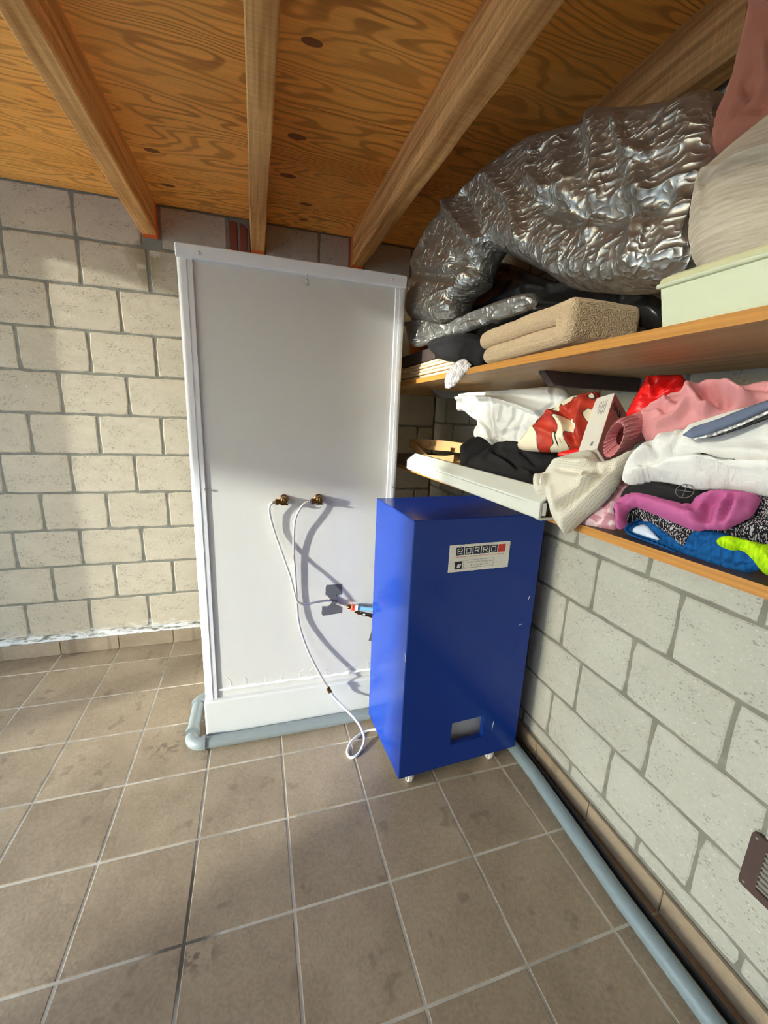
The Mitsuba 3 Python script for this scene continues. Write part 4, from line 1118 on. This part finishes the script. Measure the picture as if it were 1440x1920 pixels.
# white and pink carton, standing on its narrow end
ct = thing('white_carton', 'slim white carton with a dusty pink side printed 2 leaning in the clothes', 'carton')
A, B = on(1152, 737, 0, 1.42), on(1119, 842, 0, 1.31)
L = B - A
ll = np.linalg.norm(L)
L = L / ll
vv = CAM - (A + B) / 2
vv -= L * (vv @ L)
vv /= np.linalg.norm(vv)
sd = np.cross(vv, -L)          # to the right, seen from the camera
if sd @ CR[0] < 0:
    sd = -sd
a_ = -sd * math.cos(0.60) - vv * math.sin(0.60)
b_ = sd * math.sin(0.60) - vv * math.cos(0.60)
w1, w2 = 0.047, 0.15


def slab8(o, ax, lx, ay, ly, az, lz):
    V = [o + ax * x + ay * y + az * z for z in (0, lz) for x, y in ((0, 0), (lx, 0), (lx, ly), (0, ly))]
    return trimesh.convex.convex_hull(np.array(V))


add(ct + '__box', slab8(A, L, ll, a_, w1, b_, w2), 'mat_carton', False)
npk = np.cross(L, b_)
npk = npk if npk @ vv > 0 else -npk
add(ct + '__pink_side', slab8(A + L * 0.001 + b_ * 0.001, L, ll - 0.002, b_, w2 - 0.002, npk, 0.0008), 'mat_carton_pink', False, 'dusty pink printed side')
on_pink = lambda m, u, v: on_face(m, A + L * u + b_ * v + npk * 0.0009, L, b_)
add(ct + '__numeral', on_pink(meshkit.text_mesh('2', 0.030, 0.0005, True), 0.020, 0.020), 'mat_ink', False)
add(ct + '__small_print', on_pink(meshkit.text_mesh('PACK', 0.008, 0.0005), 0.020, 0.008), 'mat_ink', False)
gl = [bx(0.055, 0.075, 0.02 + k * 0.02, 0.021 + k * 0.02, 0, 0.0004) for k in range(3)] + [bx(0.055, 0.056, 0.02, 0.06, 0, 0.0004), bx(0.075, 0.076, 0.02, 0.06, 0, 0.0004)]
add(ct + '__printed_outline', on_pink(cat_(*gl), 0, 0), 'mat_grey_ink', False)
nw = np.cross(a_, L)
nw = nw if nw @ vv > 0 else -nw
lines = [bx(0.022, 0.022 + q, 0.012 + k * 0.0045, 0.0132 + k * 0.0045, 0, 0.0004) for k, q in enumerate((0.045, 0.052, 0.045, 0.05, 0.03))] + [bx(ll - 0.028, ll - 0.016, 0.014, 0.020, 0, 0.0004)]
m = cat_(*lines)
V = np.asarray(m.vertices)
m.vertices = A + V[:, :1] * L + V[:, 1:2] * a_ + nw * (0.0002 + V[:, 2:])
m.fix_normals()
add(ct + '__text_lines', m, 'mat_grey_ink', False, kind='stuff')

rb = thing('red_plastic_bag', 'bright red plastic bag standing behind the pink trousers', 'bag')
cloth(rb + '__body', 'mat_red_bag', [(1213, 705), (1246, 703), (1279, 703), (1288, 718), (1318, 717), (1330, 740), (1290, 745), (1255, 755), (1230, 785), (1190, 792), (1172, 778), (1190, 745)],
      (1230, 745), 1.47, (-0.8, -0.45, 0.3), 0.012, 0.04, [([(1213, 706), (1222, 735), (1226, 750)], 0.014, 0.007), ([(1226, 750), (1250, 725), (1279, 704)], -0.014, 0.008), ([(1188, 752), (1226, 752), (1260, 740)], 0.010, 0.006), ([(1216, 706), (1250, 716), (1279, 704)], 0.008, 0.008), ([(1232, 712), (1240, 730)], 0.008, 0.008)],
      res=0.005, back=0.03, smooth_it=0, crumple=soft_folds(0.012, 0.045, 40))
cloth(rb + '__lower_edge', 'mat_red_bag', [(1042, 856), (1048, 847), (1085, 840), (1125, 836), (1128, 848), (1085, 856)], (1085, 848), 1.305, (-0.6, -0.3, 0.7), 0.006, 0.01, res=0.005, back=0.006)

pk = thing('pink_trousers', 'pink trousers with a gathered elastic cuff piled on the lower shelf', 'trousers')
cloth(pk + '__leg', 'mat_pink', [(1196, 778), (1215, 764), (1238, 760), (1252, 741), (1284, 739), (1288, 727), (1337, 720), (1385, 730), (1440, 718), (1540, 710), (1560, 760), (1440, 762), (1400, 776), (1345, 800), (1290, 815), (1256, 826), (1228, 838), (1205, 822)],
      (1320, 765), 1.40, (-0.75, -0.3, 0.55), 0.03, 0.04, [([(1289, 730), (1297, 760), (1316, 778), (1326, 784)], 0.022, 0.010), ([(1330, 735), (1320, 760), (1322, 780)], -0.010, 0.006), ([(1335, 742), (1345, 760), (1362, 768)], -0.026, 0.011), ([(1332, 728), (1355, 735), (1380, 757), (1400, 765)], 0.020, 0.010),
                                                          ([(1350, 745), (1360, 768)], 0.010, 0.004), ([(1225, 768), (1250, 765), (1256, 782), (1262, 778)], 0.014, 0.006), ([(1215, 775), (1245, 775), (1252, 788)], -0.014, 0.006), ([(1232, 790), (1290, 780)], 0.008, 0.010),
                                                          ([(1235, 810), (1270, 798), (1290, 780)], 0.012, 0.008), ([(1255, 750), (1285, 752)], -0.008, 0.005), ([(1390, 738), (1440, 742), (1500, 735)], -0.010, 0.008)],
      res=0.0045, back=0.02, smooth_it=1, rough=((0.004, 0.06),))
c0, c1 = on(1152, 824, 0, 1.262), on(1216, 793, 0, 1.395)
ax = (c1 - c0) / np.linalg.norm(c1 - c0)
la = on(1181, 783, 0, 1.290) - on(1123, 860, 0, 1.235)
la -= ax * (la @ ax)
hl = np.linalg.norm(la) / 2 * 1.12
la /= np.linalg.norm(la)
lb = np.cross(ax, la)
rings, nS = [], 160
an = np.linspace(0, 2 * np.pi, nS, endpoint=False)
for t, s, gw in ((0.22, 0.55, 0.10), (0.10, 0.72, 0.10), (0.02, 0.86, 0.09), (-0.03, 0.95, 0.06), (-0.02, 1.0, 0.05), (0.05, 1.05, 0.07), (0.18, 1.06, 0.08), (0.30, 1.04, 0.08), (0.40, 1.0, 0.05), (0.46, 0.95, 0.03), (0.52, 1.0, 0.05), (0.64, 1.04, 0.08), (0.76, 1.0, 0.07), (0.86, 0.93, 0.04), (0.93, 0.88, 0.02), (1.15, 0.80, 0.03), (1.35, 0.5, 0.03)):
    g1 = np.sin(an * 21 + 2.2 * np.sin(an * 3 + 1) + 3 * t) * 0.5 + 0.5 * np.sin(an * 34 + 2 + 2.5 * np.sin(an * 2 + 5 * t))
    r = s * (1 + gw * g1)
    k = 1 - 0.25 * max(t, 0)
    rings.append(c0 + (c1 - c0) * t + (np.cos(an) * r * hl * k)[:, None] * la + (np.sin(an) * r * hl * (0.42 + 0.25 * max(0, t)))[:, None] * lb)
V = np.vstack(rings)
F = []
for k in range(len(rings) - 1):
    for j in range(nS):
        q, s = k * nS + j, k * nS + (j + 1) % nS
        F += [(q, s, s + nS), (q, s + nS, q + nS)]
m = trimesh.Trimesh(V, F, process=False)
add(pk + '__gathered_cuff', m, 'mat_pink', True, 'gathered elastic cuff')

wt_ = thing('white_garment', 'white cotton trousers with a grey blue waistband heaped in the middle of the clothes', 'garment')
cloth(wt_ + '__body', 'mat_white_cloth', [(1164, 896), (1176, 878), (1204, 853), (1243, 824), (1283, 820), (1350, 797), (1440, 765), (1540, 735), (1560, 940), (1440, 932), (1405, 921), (1350, 915), (1300, 917), (1262, 905), (1225, 899), (1192, 908), (1172, 906)],
      (1310, 850), 1.285, (-0.72, -0.3, 0.6), 0.05, 0.05, [([(1168, 896), (1210, 888), (1262, 880), (1340, 886), (1440, 895), (1540, 900)], -0.018, 0.007), ([(1190, 884), (1215, 868), (1240, 850)], 0.010, 0.015), ([(1245, 828), (1236, 845), (1228, 862), (1240, 876)], -0.008, 0.005),
                                                          ([(1290, 825), (1285, 850), (1270, 874), (1300, 882)], -0.008, 0.005), ([(1300, 840), (1380, 830), (1460, 830)], 0.010, 0.025), ([(1200, 900), (1262, 892), (1330, 897), (1440, 906)], 0.012, 0.007), ([(1320, 900), (1350, 905), (1440, 914)], -0.008, 0.005),
                                                          ([(1310, 888), (1335, 898), (1360, 912)], 0.007, 0.005), ([(1350, 860), (1420, 855), (1500, 865)], -0.006, 0.02)],
      res=0.005, back=0.03, rough=((0.006, 0.08),), crumple=soft_folds(0.006, 0.09, 77))
wbx = dict(n=(-0.72, -0.3, 0.6), res=0.004, back=0.003, smooth_it=0)
cloth(wt_ + '__waistband', 'mat_denim', [(1279, 816), (1300, 800), (1345, 786), (1400, 764), (1440, 750), (1500, 725), (1506, 744), (1440, 768), (1380, 795), (1330, 814), (1296, 822)], (1370, 785), 1.245, thick=0.005, edge=0.008, label='grey blue waistband', **wbx)
cloth(wt_ + '__waistband_end', 'mat_denim', [(1208, 846), (1222, 830), (1246, 814), (1250, 822), (1234, 835), (1216, 848)], (1229, 831), 1.262, thick=0.004, edge=0.006, label='grey blue waistband', **wbx)
cloth(wt_ + '__white_piping', 'mat_white_plastic', [(1290, 822), (1330, 814), (1385, 795), (1440, 770), (1500, 746), (1500, 750), (1440, 775), (1385, 800), (1332, 819), (1300, 824)], (1380, 798), 1.246, thick=0.004, edge=0.004, **wbx)
cloth(wt_ + '__dark_lining', 'mat_black', [(1310, 823), (1340, 817), (1385, 800), (1440, 777), (1500, 752), (1500, 762), (1440, 786), (1385, 806), (1345, 819)], (1390, 801), 1.248, thick=0.003, edge=0.005, label='dark lining below the waistband', **wbx)

bt = thing('black_shirt', 'black T-shirt with a thin round logo between white and magenta clothes', 'shirt')
cloth(bt + '__body', 'mat_black_cloth', [(1162, 932), (1170, 918), (1184, 906), (1213, 894), (1257, 898), (1290, 906), (1330, 914), (1330, 930), (1300, 955), (1257, 945), (1222, 942), (1182, 936), (1167, 938)],
      (1245, 918), 1.262, (-0.75, -0.3, 0.5), 0.016, 0.02, [([(1200, 915), (1240, 920), (1280, 935)], 0.006, 0.010)], res=0.005, back=0.02, rough=((0.004, 0.04),))
lc, ln = on(1284, 921, 0, 1.235), np.array([-0.75, -0.3, 0.5]) / np.linalg.norm([-0.75, -0.3, 0.5])
le1 = np.cross([0, 0, 1.0], ln)
le1 /= np.linalg.norm(le1)
le2 = np.cross(ln, le1)
lg = sg.Point(0, 0).buffer(0.0135, 24).difference(sg.Point(0, 0).buffer(0.0124, 24)).union(sg.box(-0.013, -0.0005, 0.013, 0.0005)).union(sg.box(-0.0005, -0.013, 0.0005, 0.013))
add(bt + '__logo', on_face(trimesh.creation.extrude_polygon(lg, 0.0012, engine='earcut'), lc, le1, le2), 'mat_logo', False, 'thin grey circle with a cross')

cloth('magenta_top', 'mat_magenta', [(1149, 950), (1157, 938), (1177, 927), (1192, 922), (1252, 937), (1292, 948), (1305, 932), (1322, 923), (1348, 917), (1390, 919), (1431, 932), (1422, 950), (1411, 969), (1386, 982), (1357, 996), (1330, 992), (1305, 998), (1265, 980), (1213, 959), (1189, 949), (1173, 966), (1177, 984), (1165, 994), (1154, 990), (1153, 968)],
      (1290, 958), 1.230, (-0.80, -0.3, 0.45), 0.022, 0.022, [([(1296, 958), (1306, 948), (1311, 942)], -0.018, 0.008), ([(1292, 950), (1291, 962), (1300, 970), (1314, 968), (1318, 950), (1315, 935)], 0.008, 0.004), ([(1326, 980), (1330, 950), (1350, 938), (1357, 934)], -0.020, 0.012),
                                                              ([(1318, 960), (1322, 940), (1340, 930), (1365, 932)], 0.008, 0.004), ([(1366, 934), (1356, 960), (1344, 984)], 0.014, 0.005), ([(1352, 985), (1368, 955), (1378, 935)], -0.017, 0.006), ([(1358, 990), (1380, 965), (1386, 940)], 0.010, 0.005),
                                                              ([(1388, 960), (1400, 945), (1420, 936)], 0.006, 0.005), ([(1156, 944), (1170, 945), (1190, 930)], -0.010, 0.005), ([(1162, 955), (1166, 985)], 0.008, 0.006), ([(1200, 938), (1260, 955), (1300, 985)], 0.006, 0.015)],
      res=0.0042, back=0.012, smooth_it=1, rough=((0.003, 0.04),), label='magenta sleeveless top folded over the dark marled knit', cat='top')
cloth('marled_sweater', 'mat_marl', [(1172, 970), (1192, 950), (1230, 948), (1310, 955), (1400, 935), (1440, 925), (1540, 915), (1550, 1050), (1440, 1031), (1400, 1020), (1363, 1003), (1335, 1022), (1322, 1027), (1311, 1011), (1286, 1034), (1268, 1029), (1240, 1000), (1208, 976), (1192, 973), (1178, 986)],
      (1320, 990), 1.262, (-0.80, -0.3, 0.45), 0.022, 0.025, [([(1180, 975), (1200, 960)], 0.006, 0.008), ([(1250, 985), (1290, 1025)], 0.007, 0.010), ([(1330, 1015), (1365, 1000), (1430, 970)], -0.010, 0.008), ([(1390, 1000), (1440, 1005), (1500, 1010)], 0.010, 0.018)],
      res=0.005, back=0.012, smooth_it=1, rough=((0.004, 0.05),), label='black and grey marled knit sweater under the magenta top', cat='sweater')
bf = thing('blue_fleece', 'blue fleece cloth with a pale corner at the front of the lower shelf', 'cloth')
cloth(bf + '__body', 'mat_fleece', [(1172, 994), (1178, 982), (1198, 973), (1230, 972), (1300, 985), (1380, 1005), (1425, 1030), (1438, 1050), (1432, 1066), (1405, 1074), (1384, 1076), (1355, 1070), (1290, 1047), (1240, 1024), (1200, 1010), (1180, 1003)],
      (1300, 1030), 1.240, (-0.85, 0.0, 0.53), 0.018, 0.02, [([(1178, 1000), (1240, 1020), (1300, 1046), (1370, 1070)], 0.004, 0.004), ([(1225, 985), (1245, 1005), (1270, 1030)], 0.008, 0.008), ([(1290, 1030), (1350, 1050), (1420, 1055)], -0.006, 0.006), ([(1380, 1062), (1410, 1060)], -0.008, 0.006)],
      res=0.0045, back=0.006, rough=((0.004, 0.02),))
cloth(bf + '__pale_corner', 'mat_pale_blue', [(1181, 996), (1192, 986), (1212, 982), (1226, 998), (1241, 1016), (1205, 1004)], (1208, 996), 1.219, (-0.85, 0.0, 0.53), 0.006, 0.01, res=0.004, back=0.003, smooth_it=1, rough=((0.003, 0.012),), label='pale inner corner')
ed = [on(u, v, 0, 1.222) for u, v in spline([(1196, 974), (1178, 984), (1173, 993), (1182, 1002), (1205, 1011), (1240, 1024), (1290, 1046), (1350, 1069)], 14)]
rr = 0.0022 + 0.0012 * np.sin(np.arange(len(ed)) * 1.9)
add(bf + '__stitched_hem', tube(np.array(ed), rr, 8), 'mat_fleece', True, uv=None)
cloth('lime_duster', 'mat_lime', [(1340, 1012), (1362, 1002), (1400, 1012), (1440, 1022), (1540, 1040), (1550, 1100), (1440, 1080), (1428, 1072), (1412, 1050), (1400, 1038), (1388, 1031), (1372, 1033), (1348, 1024)],
      (1420, 1040), 1.222, (-0.80, -0.3, 0.45), 0.016, 0.016, [([(1392, 1026), (1388, 1034)], -0.012, 0.005)], res=0.0035, back=0.006, smooth_it=1, rough=((0.010, 0.008), (0.004, 0.02)), label='fluffy lime green duster peeking from below the knit sweater', cat='duster')
cloth('pink_lace_cloth', 'mat_lace', [(1080, 985), (1100, 960), (1130, 930), (1156, 908), (1180, 905), (1178, 925), (1160, 945), (1158, 970), (1162, 993), (1137, 994), (1114, 990), (1092, 988)],
      (1130, 960), 1.238, (-0.80, -0.3, 0.5), 0.016, 0.02, [([(1105, 985), (1118, 970), (1128, 955)], 0.008, 0.006), ([(1120, 988), (1140, 965)], -0.008, 0.005), ([(1130, 990), (1145, 970), (1150, 950)], 0.007, 0.006)],
      res=0.0045, back=0.008, rough=((0.004, 0.02),), label='pale pink lace garment between the cream cloth and magenta top', cat='garment')
cloth('pink_cloth', 'mat_carton_pink' if False else 'mat_lace', [(1007, 958), (1014, 952), (1026, 950), (1042, 956), (1042, 970), (1012, 969)], (1024, 961), 1.228, (-0.9, -0.2, 0.3), 0.008, 0.010, [([(1010, 956), (1022, 964)], -0.004, 0.003)], res=0.003, back=0.006,
      label='bit of pale pink cloth beside the black end of the awning cassette', cat='cloth')
cloth('cream_mesh_cloth', 'mat_cream', [(1002, 888), (1021, 889), (1032, 876), (1040, 867), (1060, 856), (1092, 847), (1116, 845), (1124, 860), (1132, 869), (1158, 860), (1183, 848), (1203, 842), (1186, 868), (1167, 890), (1162, 907), (1136, 942), (1107, 965), (1064, 1003), (1057, 1002), (1046, 986), (1034, 968), (1027, 934), (1019, 930), (1006, 925), (1001, 917)],
      (1085, 915), 1.205, (-0.80, -0.3, 0.42), 0.030, 0.035, [([(1058, 962), (1085, 945), (1120, 920), (1150, 888)], -0.014, 0.006), ([(1058, 950), (1090, 932), (1125, 905)], 0.012, 0.009), ([(1062, 990), (1105, 950), (1150, 905), (1185, 860)], 0.010, 0.010), ([(1032, 905), (1026, 925), (1018, 924)], 0.014, 0.007), ([(1024, 890), (1022, 912)], -0.012, 0.006),
                                                              ([(1050, 872), (1085, 880), (1118, 876)], 0.010, 0.012), ([(1060, 885), (1100, 892), (1118, 885)], -0.010, 0.010), ([(1103, 895), (1106, 915), (1118, 910)], 0.010, 0.006), ([(1124, 872), (1130, 895)], -0.010, 0.006), ([(1040, 925), (1048, 950), (1060, 962)], 0.007, 0.008)],
      res=0.0042, back=0.006, smooth_it=1, rough=((0.003, 0.05),), label='cream perforated cloth draped over the front of the lower shelf', cat='cloth')
note(ss, 'big crumpled silver plastic sheet bulging over the upper shelf', 'sheet')
